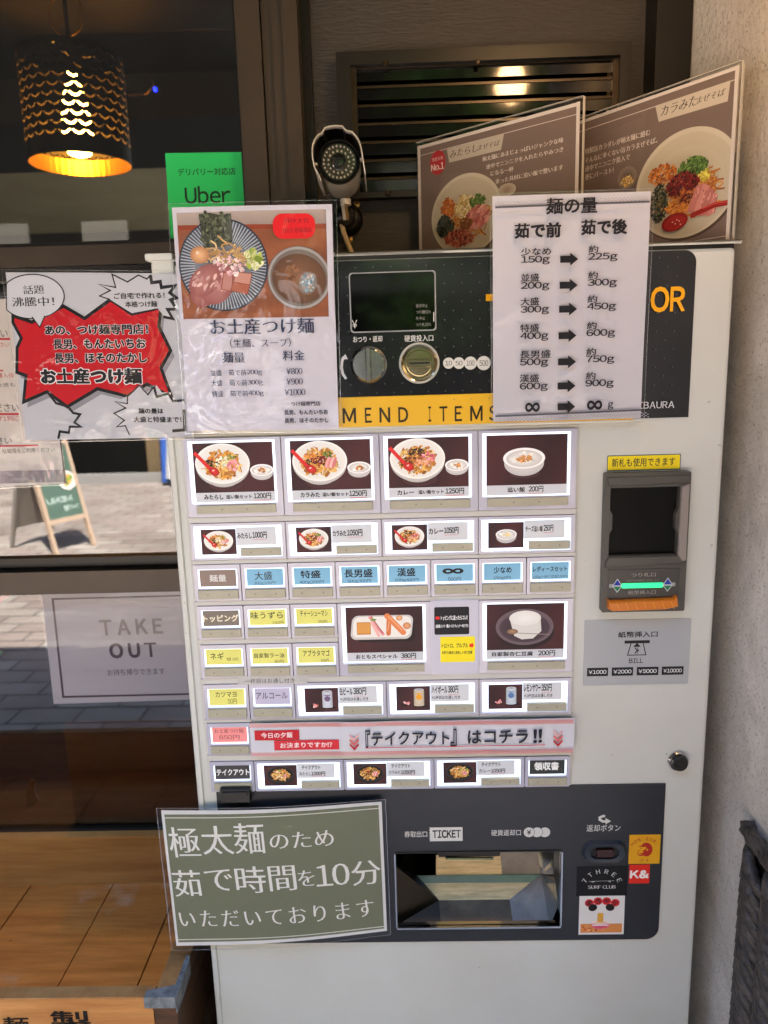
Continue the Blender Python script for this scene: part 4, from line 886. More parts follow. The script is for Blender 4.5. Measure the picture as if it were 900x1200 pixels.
small(0, 'C', BRN, '麺量', None, .32, .68, .19, .38, tc='d9d9d4')
small(1, 'C', BL, '大盛', '300g100円', .28, .66, .22, .34, .25, .72, '3a4046')
for i, (t1, t2, a, b, h, c, d) in enumerate((('特盛', '400g200円', .26, .68, .2, .22, .75), ('長男盛', '500g300円', .18, .78, .22, .24, .75), ('漢盛', '600g400円', .3, .68, .22, .24, .75), ('∞', '500円', .26, .68, .13, .36, .64), ('少なめ', '150g0円', .32, .7, .17, .32, .68), ('レディースセット', '150g+杏仁豆腐150円', .14, .86, .14, .14, .86))):
    small(i+2, 'C', BL, t1, t2, a, b, h, .33, c, d, tb=.03)
small(0, 'D', '7a7064', 'トッピング', None, .12, .88, .2, .38, tc='e6dcc0', tb=.04)
small(1, 'D', YE, '味うずら', '150円', .14, .84, .2, .32, .6, .84, '4a4a30')
small(2, 'D', YE, 'チャーシューマシ', '250円', .2, .8, .17, .3, .58, .78)
small(0, 'E', YE, 'ネギ', '増量 150円', .2, .5, .2, .35, .56, .82, '3a3a26', y2=.45)
small(1, 'E', YE, '自家製ラー油', '80円', .16, .82, .14, .36, .6, .8, '2c2c20')
small(2, 'E', YE, 'アブラタマゴ', '100円', .22, .8, .18, .32, .6, .78)
small(0, 'F', YE, 'カツマヨ', '50円', .25, .72, .15, .3, .52, .72, '3a3a26', y2=.5, h2=.15)
small(1, 'F', 'b9b4c8', 'アルコール', None, .14, .84, .18, .36, tc='55555c')
small(0, 'G', 'e88d8a', 'お土産つけ麺', '850円', .16, .82, .13, .26, .26, .72, '7a3c3c', tb=.0, y2=.46, h2=.14)
small(0, 'H', '3a3a3c', 'テイクアウト', None, .14, .88, .2, .38, tc='e4e4e0', tb=.03)
small(7, 'H', '2a2e2c', '領収書', None, .22, .76, .25, .35, tc='e8e8e4', tb=.05)
# white card with the black and the yellow notes between the plate and the dessert buttons
X = lambda t: cols_l+(5+.0)*CW+(CW)*t; v1, v0 = V(703), V(789); Y = lambda t: v1-(v1-v0)*t
MB().add([(X(.2), v0-.0035, .003), (X(.8), v0-.0035, .003), (X(.8), v1+.0045, .003), (X(.2), v1+.0045, .003)], [(0, 1, 2, 3)]).build('light_panel', 'litedge', tm)
p = P(MF, .0068); p.rect(X(-.02), X(1.0), v0, v1, 'c2c0cb'); p.poly(rr(X(.06), X(.80), Y(.46), Y(.09), .0022), '0e0f18'); p.poly(rr(X(.18), X(.92), Y(.835), Y(.49), .0016), 'f0dc1e')
H = v1-v0; p.rect(X(.09), X(.17), Y(.255), Y(.215), 'e02828'); p.text('トッピングに迷ったらコレ!!', X(.20), X(.76), Y(.235), .06*H, 'f0f0f0', b=.03); p.text('自家製メンマ・鶏ローストウィンナー味うずら', X(.09), X(.78), Y(.345), .045*H, 'f0f0f0', b=.03)
p.text('トロトロ、プルプル', X(.21), X(.77), Y(.61), .06*H, '22201a', b=.03); p.rect(X(.80), X(.86), Y(.635), Y(.59), 'e03020'); p.ppoly([], 'e03020') if False else p.poly([(X(.85), Y(.57)), (X(.85), Y(.655)), (X(.90), Y(.612))], 'e03020'); p.text('世界で2番目に美味しい杏仁豆腐', X(.21), X(.86), Y(.705), .04*H, '22201a', b=.03)
p.build('note_card', tm, 'lit_ink')
# thin paper strip over the alcohol buttons
p = P(MF, .0062); a = uv(279, 792); b = uv(361, 802); p.rect(a[0], b[0], V(796.5)-.0003, V(789)+.0015, 'c4c2bd'); p.text('一杯目はお通し付き', uv(288, 798)[0], uv(346, 798)[0], V(793), .0066, '333333'); p.build('paper_strip', tm)
# take-out banners taped over row G
def banner(u0, u1, draw, w, name):
    v1, v0 = V(841.5)+.001, V(878.5)-.0015; bend = lambda u, v: .0005*math.sin((u-u0)*60)+.0006*math.sin((v-v0)*70)
    p = P(MF, w, bend, 6e-6); p.sub = .005; p.rect(u0, u1, v0, v1, 'd3d4da', 24)
    q = .0019; n = int((u1-u0)/q)
    for i in range(n):
        for j in range(3):
            if (i+j) % 2 == 0:
                for vv in (v1-.0006-j*q, v0+.0006+(j+1)*q): p.rect(u0+i*q, u0+(i+1)*q, vv-q, vv, 'dd7468')
    draw(p, lambda t: u0+(u1-u0)*t, lambda t: v1-(v1-v0)*t, v1-v0); return p.build(name, tm, 'ink')
def bl(p, X, Y, H):
    p.rect(X(.05), X(.53), Y(.49), Y(.20), 'c8202c', 6); p.rect(X(.255), X(.955), Y(.80), Y(.51), 'd8303c', 6); p.text('今日の夕飯', X(.12), X(.46), Y(.345), .16*H, 'f6f0ee', b=.02); p.text('お決まりですか!?', X(.32), X(.88), Y(.655), .16*H, 'f6f0ee', b=.02)
def chev(p, x, Y):
    for k, cc in enumerate(('eab0ac', 'dd6a66', 'c0202a')): y = .34+.14*k; p.path([(x-.0058, Y(y)), (x, Y(y+.15)), (x+.0058, Y(y))], .0024, cc)
def brn(p, X, Y, H):
    chev(p, X(.055), Y); chev(p, X(.93), Y); L = X(1)-X(0)
    for s_, a, b in (('『', .105, .125), ('テイクアウト', .13, .465), ('』', .47, .495), ('はコチラ', .545, .80), ('!!', .825, .86)): p.text(s_, X(a), X(b), Y(.47), (.5 if s_ in '『』' else .38)*H, '1e1f2c', b=.02)
    p.line((X(.105), Y(.735)), (X(.875), Y(.735)), .0011, 'c0202a')
um = uv(401, 862)[0]
banner(cols_l+CW-.001, um+.002, bl, .0102, 'takeout_banner'); banner(um, cols_r+.003, brn, .0118, 'takeout_banner')
# black clip over the lowest left button
a = uv(260, 915); b = uv(296, 925)
MB().prism(rr(a[0], b[0], V(931), V(914.5), .0015, 3), .004, .016, .002).prism(rr(a[0]+.004, b[0]-.004, V(921), V(917), .001, 3), .016, .0185, .001).build('black_latch', 'dark', tm)
# --- bill unit
bu = [uv(705.5, 552), uv(802, 714)]; bx0, bx1 = uv(706.5, 560)[0], uv(801.5, 640)[0]; bv1 = (uv(707, 553.5)[1]+uv(803, 551)[1])/2; bv0 = (uv(703, 714)[1]+uv(795, 712.5)[1])/2
Xb = lambda px: bx0+(px-92)/333*(bx1-bx0); Yb2 = lambda py: bv1-(py-250)/553*(bv1-bv0)
OUT = .012
mb = MB(); outer = rr(bx0, bx1, bv0, bv1, .002, 3)
nb = [(Xb(113), Yb2(575)), (Xb(383), Yb2(575)), (Xb(383), Yb2(485)), (Xb(372), Yb2(468)), (Xb(372), Yb2(410)), (Xb(383), Yb2(392)), (Xb(383), Yb2(306)), (Xb(113), Yb2(306)), (Xb(113), Yb2(392)), (Xb(124), Yb2(410)), (Xb(124), Yb2(468)), (Xb(113), Yb2(485))]
mb.holed(outer, nb, OUT, depth=OUT)
bun = mb.build('bill_unit', 'acc', tm)
MB().add([(Xb(105), Yb2(580), .003), (Xb(390), Yb2(580), .003), (Xb(390), Yb2(300), .003), (Xb(105), Yb2(300), .003)], [(0, 1, 2, 3)]).build('bill_window', mat('bill_window_black', '030303', .45, spec=.15), bun)
MB().prism([(Xb(385), Yb2(575)), (Xb(402), Yb2(600)), (Xb(418), Yb2(596)), (Xb(418), Yb2(296)), (Xb(388), Yb2(305))], OUT, OUT+.004, .0015).build('side_highlight', 'acc2', bun)  # paler raised strip puts the side highlight into the colour
MB().prism([(Xb(100), Yb2(620)), (Xb(412), Yb2(606)), (Xb(412), Yb2(583)), (Xb(385), Yb2(578)), (Xb(112), Yb2(578)), (Xb(100), Yb2(600))], OUT, OUT+.0025, .001).build('trim_bar', 'acc', bun)
MB().prism([(Xb(104), Yb2(300)), (Xb(415), Yb2(290)), (Xb(418), Yb2(262)), (Xb(100), Yb2(264))], OUT, OUT+.002, .001).build('trim_bar', 'acc', bun)
MB().prism(rr(Xb(116), Xb(398), Yb2(742), Yb2(628), .0005), OUT, OUT+.0008, .0002).build('slot_plate', mat('bill_slot_plate', '3f3d38', .35), bun)
MB().prism(rr(Xb(168), Xb(332), Yb2(704), Yb2(684), .001), OUT+.001, OUT+.0022, .0004).build('light_bar', 'green_led', bun)
p = P(MF, OUT+.0011); p.rect(Xb(118), Xb(168), Yb2(701), Yb2(686), '9a9c9c'); p.rect(Xb(332), Xb(382), Yb2(700), Yb2(685), '9a9c9c')
for x in (151, 352):
    p.poly([(Xb(x-20), Yb2(694)), (Xb(x+20), Yb2(694)), (Xb(x), Yb2(664))], 'c9ccd0'); p.poly([(Xb(x-20), Yb2(695)), (Xb(x), Yb2(722)), (Xb(x+20), Yb2(695))], 'c9ccd0')
    p.poly([(Xb(x-16), Yb2(692)), (Xb(x+16), Yb2(692)), (Xb(x), Yb2(669))], '2038a0'); p.poly([(Xb(x-16), Yb2(697)), (Xb(x), Yb2(717)), (Xb(x+16), Yb2(697))], '207a50')
p.text('つり札口', Xb(205), Xb(303), Yb2(651), .0052, 'a8a49c'); p.text('1000円は自動的に返却します', Xb(185), Xb(318), Yb2(673), .0026, '8a867e'); p.text('紙幣挿入口', Xb(195), Xb(306), Yb2(722), .0052, 'a8a49c'); p.build('bill_print', bun)
ot = MB(); q = [(Xb(112), Yb2(742)), (Xb(118), Yb2(752)), (Xb(372), Yb2(746)), (Xb(384), Yb2(734)), (Xb(390), Yb2(776)), (Xb(340), Yb2(787)), (Xb(130), Yb2(790)), (Xb(112), Yb2(782))]
ot.prism(list(reversed(q)), OUT-.001, OUT+.010, .002); ot.build('orange_tray', 'orange', bun)
mb = MB()
for k in range(7): x = 140+k*36; mb.add([(Xb(x), Yb2(752), OUT+.0102), (Xb(x+3), Yb2(752), OUT+.0102), (Xb(x+17), Yb2(784), OUT+.0102), (Xb(x+14), Yb2(784), OUT+.0102)], [(0, 1, 2, 3)])
mb.build('tray_ribs', mat('orange_rib', 'd08a28', .3), bun)
# sticker above it
p = P(MF, .0006); a = uv(711.5, 533); b = uv(798, 531); c = uv(755, 551)
p.poly(rr(a[0], b[0], c[1], (a[1]+b[1])/2-.0008, .0015), '3a5a6a'); p.poly(rr(a[0]+.001, b[0]-.001, c[1]+.001, (a[1]+b[1])/2-.0018, .001), 'e8d21c'); p.text('新札も使用できます', a[0]+.006, b[0]-.007, (c[1]+a[1])/2, .0105, '16202a', b=.015); p.build('new_notes_sticker', tm)
# grey plate below it
gx0_, gx1_ = uv(684, 765)[0], uv(808, 765)[0]; gv1 = uv(746, 725.5)[1]; gv0 = uv(746, 802)[1]
pl = MB().prism(rr(gx0_, gx1_, gv0, gv1, .002, 3), 0, .0007, .0002).build('bill_plate', 'plate', tm)
Xp = lambda x: gx0_+(x-12)/430*(gx1_-gx0_); Yp = lambda y: gv1-(y-842)/264*(gv1-gv0); ik = '1c1e20'
p = P(MF, .0009); p.text('紙幣挿入口', Xp(150), Xp(308), Yp(902), .0078, ik, b=.025); p.text('BILL', Xp(197), Xp(254), Yp(1008), .0062, ik, b=.015)
p.rect(Xp(176), Xp(278), Yp(938), Yp(926), ik); p.path([(Xp(203), Yp(935)), (Xp(190), Yp(985)), (Xp(264), Yp(985)), (Xp(251), Yp(935))], .0012, ik); p.poly([(Xp(227), Yp(936)), (Xp(211), Yp(952)), (Xp(243), Yp(952))], ik)
p.text('¥', Xp(211), Xp(243), Yp(967), .0052, ik, b=.02, ang=math.pi/2)
for k, (a, b, s_) in enumerate(((27, 113, '¥1000'), (128, 215, '¥2000'), (230, 318, '¥5000'), (332, 420, '¥10000'))): p.rect(Xp(a), Xp(b), Yp(1068), Yp(1034), ik); p.text(s_, Xp(a+7), Xp(b-7), Yp(1051), .0052, 'd8dadb', b=.02)
p.build('plate_print', pl)
# key lock
c = uv(794, 891)
lk = MB().lathe([(13*k_, 0), (13*k_, .003), (11.5*k_, .0055), (10*k_, .0055), (9.6*k_, .003)], 40, c).build('key_lock', 'chrome', tm, smooth=.5)
MB().lathe([(9.6*k_, .001), (9.6*k_, .010), (8.4*k_, .012), (.001, .012)], 32, c).build('lock_barrel', 'dark', lk, smooth=.5)
MB().box(c[0]-.0009, c[0]+.0009, c[1]-.004, c[1]+.004, .0119, .0123).build('keyhole', 'rubber', lk)
# --- lower charcoal panel with the payout opening
lx0_ = (uv(249, 925)[0]+uv(272, 1100)[0])/2; lx1_ = (uv(778.6, 918)[0]+uv(773, 1070)[0])/2; lv1 = uv(600, 920.5)[1]; lv0 = uv(560, 1101.5)[1]
lp_ = MB().holed(rr(lx0_, lx1_, lv0, lv1, .018, 8, (1, 1, 0, 0)), [tuple(q) for q in ho], .0022, depth=.0022).build('lower_panel', 'dkpanel', tm)
hx = [q[0] for q in ho]; hv = [q[1] for q in ho]; h0, h1, g0, g1 = min(hx), max(hx), min(hv), max(hv)
MB().box(h0-.001, h1+.001, g0-.0028, g0, -.006, .0062).build('payout_rim', 'chrome', lp_); MB().box(h1, h1+.0022, g0, g1, -.006, .0055).build('payout_rim', 'chrome', lp_); MB().box(h0-.0022, h0, g0, g1, -.006, .0055).build('payout_rim', 'chrome', lp_); MB().box(h0, h1, g1, g1+.0015, -.006, .004).build('payout_rim', 'dark', lp_)
def Q(px, py, Yd): u, v = Fr((0, Yd, 0), (1, 0, 0), (0, 0, 1)).uv(px, py); return (u, v, -Yd)
po = thing  # payout tray: folded steel planes, light and shade put into each plate's colour
pay = MB().box(h0-.002, h0-.0005, g0-.05, g1+.05, -.13, -.004).box(h1+.0005, h1+.002, g0-.05, g1+.05, -.13, -.004).box(h0-.002, h1+.002, g1+.0005, g1+.03, -.13, -.004).box(h0-.002, h1+.002, g0-.08, g1+.03, -.1305, -.13).build('payout_box', mat('payout_dark_sheet', '2a2622', .3, .8), tm)
def plane(pts, m, name='tray_plate'): MB().add(pts, [tuple(range(len(pts)))]).build(name, m, pay)
A, B_, C_, D_ = Q(489, 1026, .062), Q(634, 1024.5, .062), Q(514.5, 1055, .042), Q(597, 1054, .042)
A2, B2 = Q(487, 1035, .056), Q(628, 1034, .056)
plane([A, B_, B2, A2], mat('cool_steel_lip', '8c969c', .25, .6)); plane([A2, B2, D_, C_], 'steel2')
E_, F_ = Q(517, 1086, .012), Q(602, 1086, .012); plane([C_, D_, F_, E_], mat('shaded_brown_steel', '5f503c', .38, .5, noise=.4, nscale=40))
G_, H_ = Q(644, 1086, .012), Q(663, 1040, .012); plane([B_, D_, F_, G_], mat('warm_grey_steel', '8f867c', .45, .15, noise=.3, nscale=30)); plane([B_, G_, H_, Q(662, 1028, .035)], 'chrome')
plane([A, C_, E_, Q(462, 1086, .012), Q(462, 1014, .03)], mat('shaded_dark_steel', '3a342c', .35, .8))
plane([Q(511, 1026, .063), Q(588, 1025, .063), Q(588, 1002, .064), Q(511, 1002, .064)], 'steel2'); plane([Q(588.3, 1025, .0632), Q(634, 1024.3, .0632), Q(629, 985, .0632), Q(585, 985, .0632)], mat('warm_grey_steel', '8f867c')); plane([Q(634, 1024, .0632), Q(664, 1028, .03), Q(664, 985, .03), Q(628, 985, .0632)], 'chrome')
mb = MB(); a = Q(522, 1006, .058); b = Q(578, 1006, .058); mb.tube([a, b], .0022, 8); mb.build('outlet_bar', 'chrome', pay)
MB().box(a[0]-.01, b[0]+.01, a[2]*0+Q(540, 1004, .06)[1], Q(540, 996, .06)[1]+.02, -.066, -.06).build('outlet_flap', 'dark', pay)
# print on the lower panel
p = P(MF, .0025); wt = 'd4d4ce'
p.ptext('券取出口', 474, 500.5, 976.5, 7, wt, b=.012, y1=976)
a = uv(503, 968.5); b = uv(542, 984); p.rect(a[0], b[0], b[1], a[1], wt)
for k in range(5): p.poly(ell(a[0], a[1]-(a[1]-b[1])*(k+.5)/5, .0009, .0012, 8), '26292e')
p.ptext('TICKET', 507, 539.5, 976, 8.5, '1e2022', b=.05); p.ptext('硬貨返却口', 575.5, 610, 974.5, 7, wt, b=.012)
for k, x in enumerate((638, 629, 619.6)):
    c = uv(x, 974); r_ = 7.4*k_; p.poly(ell(c[0], c[1], r_, r_, 28), '26292e'); p.poly(ell(c[0], c[1], r_*.93, r_*.93, 28), wt)
p.text('¥', c[0]-.0028, c[0]+.0028, c[1], .0066, '1e2022', b=.05)
p.ptext('返却ボタン', 687, 726.5, 969, 8, wt, b=.01); q = [(714, 960.5), (706, 961), (702, 959), (702, 956.5), (706, 955)]
p.path([(715-5, 961.3), (706, 961.3), (702.3, 959.3), (702.3, 956.8), (706, 955), (708.5, 955)], 3.0, wt, px=True); p.ppoly([(709, 957.3), (709, 964.6), (715.5, 961)], wt)
p.build('panel_print', lp_)
c = uv(707, 995.5)
def oval(cx, cy, w, h, n=12): return rr(cx-w, cx+w, cy-h, cy+h, h*.98, n)
rb = MB(); o1 = oval(c[0], c[1], .0305, .0168); n = len(o1); o2 = oval(c[0], c[1], .0275, .0142); o3 = oval(c[0], c[1], .0195, .0094)
for L, w in ((o1, .0022), (o2, .0085), (o3, .0080), (o3, .0035)): rb.v += [(*q, w) for q in L]
for k in range(3): rb.f += [(k*n+i, k*n+(i+1) % n, (k+1)*n+(i+1) % n, (k+1)*n+i) for i in range(n)]
rb.f.append(tuple(range(3*n, 4*n))); rb.m = [0]*len(rb.f)
rbo = rb.build('return_button', mat('blue_grey_surround', '2b323b', .3), tm, smooth=.6)
MB().prism(oval(c[0], c[1], .0185, .0084), .0036, .0042, 0).build('button_well', 'rubber', rbo); MB().prism(rr(c[0]-.0118, c[0]+.0118, c[1]-.0055, c[1]+.0055, .002), .004, .0105, .0012).build('button_key', mat('dark_red_key', '35191a', .3), rbo)
# stickers on the lower panel
a = uv(737, 977); b = uv(772, 1010.5); p = P(MF, .0026); p.rect(a[0], b[0], b[1], a[1], 'dca016'); cx, cy = (a[0]+b[0])/2, (a[1]+b[1])/2; rdk = 'b0281c'; s = (b[0]-a[0])
p.poly(ell(cx+s*.06, cy-s*.01, s*.20, s*.25, 24, .1), rdk); p.poly(ell(cx-s*.10, cy-s*.12, s*.14, s*.12, 20, .4), rdk); p.poly(ell(cx-s*.06, cy+s*.03, s*.12, s*.07, 16, .3), 'dca016'); p.poly(ell(cx-s*.13, cy-s*.12, s*.10, s*.075, 16, .3), 'dca016'); p.path([(cx-s*.2, cy-s*.13), (cx-s*.1, cy-s*.16), (cx-s*.02, cy-s*.12)], s*.025, rdk); p.poly(ell(cx-s*.12, cy+s*.03, s*.025, s*.018, 8), rdk); p.path([(cx-s*.19, cy+s*.1), (cx-s*.1, cy+s*.12), (cx, cy+s*.08)], s*.03, rdk); p.poly(ell(cx+s*.09, cy-s*.02, s*.03, s*.04, 10), 'dca016')
def arc(p, t_, cx, cy, r, a0, a1, h, col, **k):
    n = len(t_)
    for i, ch in enumerate(t_):
        if ch == ' ': continue
        a = rad(a0+(a1-a0)*i/max(1, n-1)); w = h*(.75 if ch not in 'I' else .2); p.text(ch, cx+r*math.cos(a)-w/2, cx+r*math.cos(a)+w/2, cy+r*math.sin(a), h, col, ang=a-math.pi/2, **k)
arc(p, 'HONIGORI', cx, cy-s*.12, s*.50, 142, 38, s*.11, rdk, b=.02); p.text('元祖', cx-s*.14, cx-s*.02, cy-s*.40, s*.09, rdk); p.text('者', cx+s*.06, cx+s*.14, cy-s*.40, s*.09, rdk)
p.build('sticker', tm, label='square orange sticker with a red ape head profile')
a = uv(737, 1012); b = uv(760, 1033.5); p = P(MF, .0026); p.rect(a[0], b[0], b[1], a[1], 'dc2a1a'); p.text('K&', a[0]+.0018, b[0]-.0018, (a[1]+b[1])/2-.0005, .0115, 'f0ece4', b=.05); p.build('sticker', tm, label='small red sticker with white letters')
a = uv(675.5, 1014); b = uv(734, 1048); p = P(MF, .0026); p.rect(a[0], b[0], b[1], a[1], '0c0e13'); cx = (a[0]+b[0])/2; cy = a[1]; w = b[0]-a[0]
arc(p, '7THREE', cx, cy-w*.50, w*.385, 152, 28, w*.095, 'd8d8d8', style='mincho', b=.01); p.line((cx-w*.26, cy-w*.335), (cx+w*.24, cy-w*.325), .0005, 'c8c8c8'); p.poly(ell(cx-w*.17, cy-w*.345, w*.04, w*.009, 10, .3), 'c8c8c8'); p.poly(ell(cx+w*.15, cy-w*.345, w*.03, w*.009, 10, -.3), 'c8c8c8'); p.text('SURF CLUB', cx-w*.27, cx+w*.27, cy-w*.465, w*.075, 'd8d8d8', style='mincho', b=.01); p.build('sticker', tm, label='black sticker with white arched surf club lettering')
a = uv(678.5, 1048.5); b = uv(730, 1093); p = P(MF, .0028); p.rect(a[0], b[0], b[1], a[1], 'dddbd6'); w = b[0]-a[0]; h = a[1]-b[1]; Xs = lambda t: a[0]+w*t; Ys = lambda t: a[1]-h*t
p.rect(Xs(.04), Xs(.96), Ys(.95), Ys(.72), 'd98a4a'); p.blobs(Xs(.3), Ys(.84), w*.25, h*.08, 20, w*.02, ['c8643a', 'e8b070', 'b85a30'])
for k, ch in enumerate('まろやか'):
    x = .22+.19*k; y = .18-.05*math.sin(k*1.05); p.poly(ell(Xs(x), Ys(y), w*.1, h*.1, 12), 'c8242c'); p.text(ch, Xs(x-.06), Xs(x+.06), Ys(y), h*.11, '2a1012', b=.04)
p.poly(ell(Xs(.30), Ys(.30), w*.1, h*.09, 14, .4), '1a1416'); p.poly(ell(Xs(.68), Ys(.30), w*.1, h*.09, 14, -.4), '1a1416'); p.ring(Xs(.48), Ys(.76), w*.2, h*.1, 'c83a5a', 'e06a80'); p.rect(Xs(.3), Xs(.66), Ys(.77), Ys(.74), 'f0f0ee'); p.ring(Xs(.48), Ys(.68), w*.2, h*.05, 'e0a040', 'f2e8dc'); p.poly(rr(Xs(.41), Xs(.54), Ys(.66), Ys(.44), .001), 'd9a03a')
p.build('sticker', tm, label='square white sticker with a red and pink noodle bowl drawing')
# ================================================================== SHEETS AND SIGNS
def sheet(name, label, corners, Y, m='ink', bend=None, lam=None, cat='poster', thick=.0004, fr=None, group=None):
    """corners TL TR BR BL in the picture; returns the thing, its frame and the print with the paper laid down"""
    fr = fr or Fr.quad(*corners, Y); t = thing(name, fr.O, label, cat, group)
    q = [fr.uv(*c) for c in corners]
    return t, fr, q
def paper(t, fr, q, col, bend=None, n=16, name='paper'):
    p = P(fr, .0, bend); p.sub = .01; p.grid(*q, col, n); o = p.build(name, t); return o
def laminate(t, fr, q, w, bend=None, m='lam', n=16, name='laminate'):
    pts = []; A, B, D, E = map(Vector, q); mb = MB()
    for j in range(n+1):
        for i in range(n+1):
            x, y = i/n, j/n; v = (A*(1-x)+B*x)*(1-y)+(E*(1-x)+D*x)*y; pts.append((v.x, v.y, w+(bend(v.x, v.y) if bend else 0)))
    mb.add(pts, [(j*(n+1)+i, (j+1)*(n+1)+i, (j+1)*(n+1)+i+1, j*(n+1)+i+1) for j in range(n) for i in range(n)])
    if m == 'lam':     # sealed rim of the film
        e = MB(); c0 = (A+B+D+E)/4; L = []
        for a, b in ((A, B), (B, D), (D, E), (E, A)): L += [a+(b-a)*k/12 for k in range(12)]
        k = len(L); wd = .0007
        for g in (0, 1): e.v += [(v.x, v.y, w+.0002+(bend(v.x, v.y) if bend else 0)) for v in [p+(c0-p).normalized()*wd*g for p in L]]
        e.f = [(i, (i+1) % k, k+(i+1) % k, k+i) for i in range(k)]; e.m = [0]*k; e.build('film_edge', M['edge'], t, fr, recalc=False)
    return mb.build(name, m, t, fr, smooth=True, recalc=False)
NAVY = '25304f'
# ---- souvenir noodle poster
c4 = [(201, 243), (389, 239), (397, 503), (221, 505)]
fr = Fr.quad((200, 243), (389, 239), (397, 503), (221, 505), (-.014, -.014, -.012, -.012)); bd1 = lambda u, v: .0012*math.cos(u*24)+.0006*math.sin(v*34)
t = thing('souvenir_noodle_poster', fr.O, 'laminated white poster with striped noodle plate and soup bowl photo, taped on the machine', 'poster')
q = [fr.uv(*c) for c in c4]; paper(t, fr, q, 'c8c7d2', bd1)
p = P(fr, .0004, bd1, 7e-6); A = C('a0603c'); B_ = C('784530')
p.quad([(206.5, 249.5), (382, 245), (385.5, 371), (215, 374)], 'a85a2c', 16, lambda x, y: tuple(a*(.5+.5*math.sin(x*9+y*22+math.sin(y*40)*.4)*.5)+b*(.5-.5*math.sin(x*9+y*22)*.5) for a, b in zip(A, B_)))
p.w += .00012; p.quad([(206.5, 249.5), (382, 245), (382.6, 266), (208, 270)], 'a4948c', 16, lambda x, y: tuple(v*(1.05-.35*y) for v in C('ab9c94')[:3])+(1,)); p.quad([(208, 264), (382.5, 262), (382.7, 268), (208.2, 270)], '8a3c22', 8)
p.w += .0001; k_ = p.px((300, 350)); c = fr.uv(262, 311)
for rx, ry, cc in ((52, 51.5, '2c333f'), (50.5, 50, '474f5c')): p.poly(ell(c[0], c[1], rx*k_, ry*k_, 60), cc)
for i in range(84):
    a = 2*math.pi*i/84; p.line((c[0]+k_*24*math.cos(a), c[1]+k_*24*math.sin(a)), (c[0]+k_*50*math.cos(a), c[1]+k_*49.5*math.sin(a)), k_*1.25, 'a9b3bd')
p.ring(c[0], c[1]-2*k_, 33*k_, 30*k_, '59544e', '6d7480', 3)
P_ = lambda x, y: fr.uv(x, y)
nori = [(233, 251), (245, 249.5), (258, 252), (271, 250), (273, 278), (270, 288), (240, 292), (236, 275)]
p.ppoly(nori, '39402f'); x, y = P_(253, 270); 
for dx, dy in ((-10, 10), (9, 10), (-8, -8), (9, -8), (0, 0)): p.blobs(x+dx*k_, y+dy*k_, 9*k_, 10*k_, 26, 1.5*k_, ['59604a', '2a3022', '6d7458', '1e2318', '474e38'])
x, y = P_(262, 300); p.strands(x, y, 32*k_, 13*k_, 34, 1.7*k_, ['c9a46a', 'e0c08a', 'a97e44', 'b88f58'])
x, y = P_(234.5, 299); p.ring(x, y, 11*k_, 9.5*k_, 'e8b888', 'b97f52'); p.blobs(x-k_*3, y+k_*3, 2*k_, 1.5*k_, 3, k_*1.0, ['f6dcc0'])
for dx, dy, rx, ry, a in ((0, 0, 24, 17, .9), (12, 4, 25, 19, .95), (-2, 8, 22, 15, .7)):
    x, y = P_(243+dx, 337-dy); p.ring(x, y, rx*k_, ry*k_, 'b57c78', '945654', 4, 36, a); p.blobs(x, y, rx*.7*k_, ry*.7*k_, 30, 1.6*k_, ['c89c98', 'b88480', 'd8b4ac', 'a56c68'], 2.2, .9)
for pts, cc in (([(263, 320), (274, 317), (272, 342), (260, 339)], 'b98076'), ([(277, 319), (296, 321), (291, 345), (272, 341)], 'c48e7e'), ([(274, 331), (293, 334), (291, 345), (271, 341)], 'a8604a')): p.ppoly(pts, cc); p.path(pts, .8*k_, '7a3a2c', True, False) if False else p.path([P_(*z) for z in pts], .9*k_, '8a4836', True)
for x_, y_ in ((262, 306), (280, 312), (270, 318)): x, y = P_(x_, y_); p.blobs(x, y, 12*k_, 7*k_, 22, 1.5*k_, ['e0b8b8', 'c898a0', 'efd8d4'])
x, y = P_(297, 303); p.blobs(x, y, 9*k_, 11*k_, 30, 2.6*k_, ['a9b84a', 'c8cf7a', 'dfe2b0', '7f9a34'])
for i in range(7): a = i*.9; x, y = P_(300+math.cos(a)*3, 312+math.sin(a)*3); p.poly(ell(x, y, 3*k_, 2*k_, 8, a), ['e6e6c4', 'c8d28a'][i % 2])
c = fr.uv(351, 326)
for rx, ry, cc in ((37, 35, '6a6664'), (36, 34.4, 'a39f9c'), (33.5, 31.5, '726a64')): p.poly([z for z in ell(c[0], c[1], rx*k_, ry*k_, 60, -.25)], cc)
p.ring(c[0], c[1]-1.0*k_, 31.5*k_, 27.5*k_, '8a6248', '5f4230', 5, 48, -.25); x, y = P_(341, 320); p.blobs(x, y, 12*k_, 8*k_, 14, 2.2*k_, ['7d5238', '93684a', '6f4630'])
x, y = P_(361, 332); p.ring(x, y, 11*k_, 13*k_, '9fb4c0', '7a6a5c', 4, 30, -.3); p.blobs(x, y, 8*k_, 10*k_, 40, 1.2*k_, ['c4dae4', '8aa2b0', 'b09a88', '6f8694'])
a = fr.uv(319.5, 251); b = fr.uv(370, 279.5); p.poly(rr(a[0], b[0], b[1], a[1], 11*k_, 8), 'd8141e'); p.ptext('TRY大賞', 333, 362, 259.5, 6.5, '54121e', style='mincho', y1=258.5); p.ptext('1位名誉味噌店', 331, 366, 270.5, 6, '54121e', style='mincho', y1=269.5)
p.quad([(382, 245), (389, 244), (392, 371), (385.5, 371)], 'c8c7d2', 3)
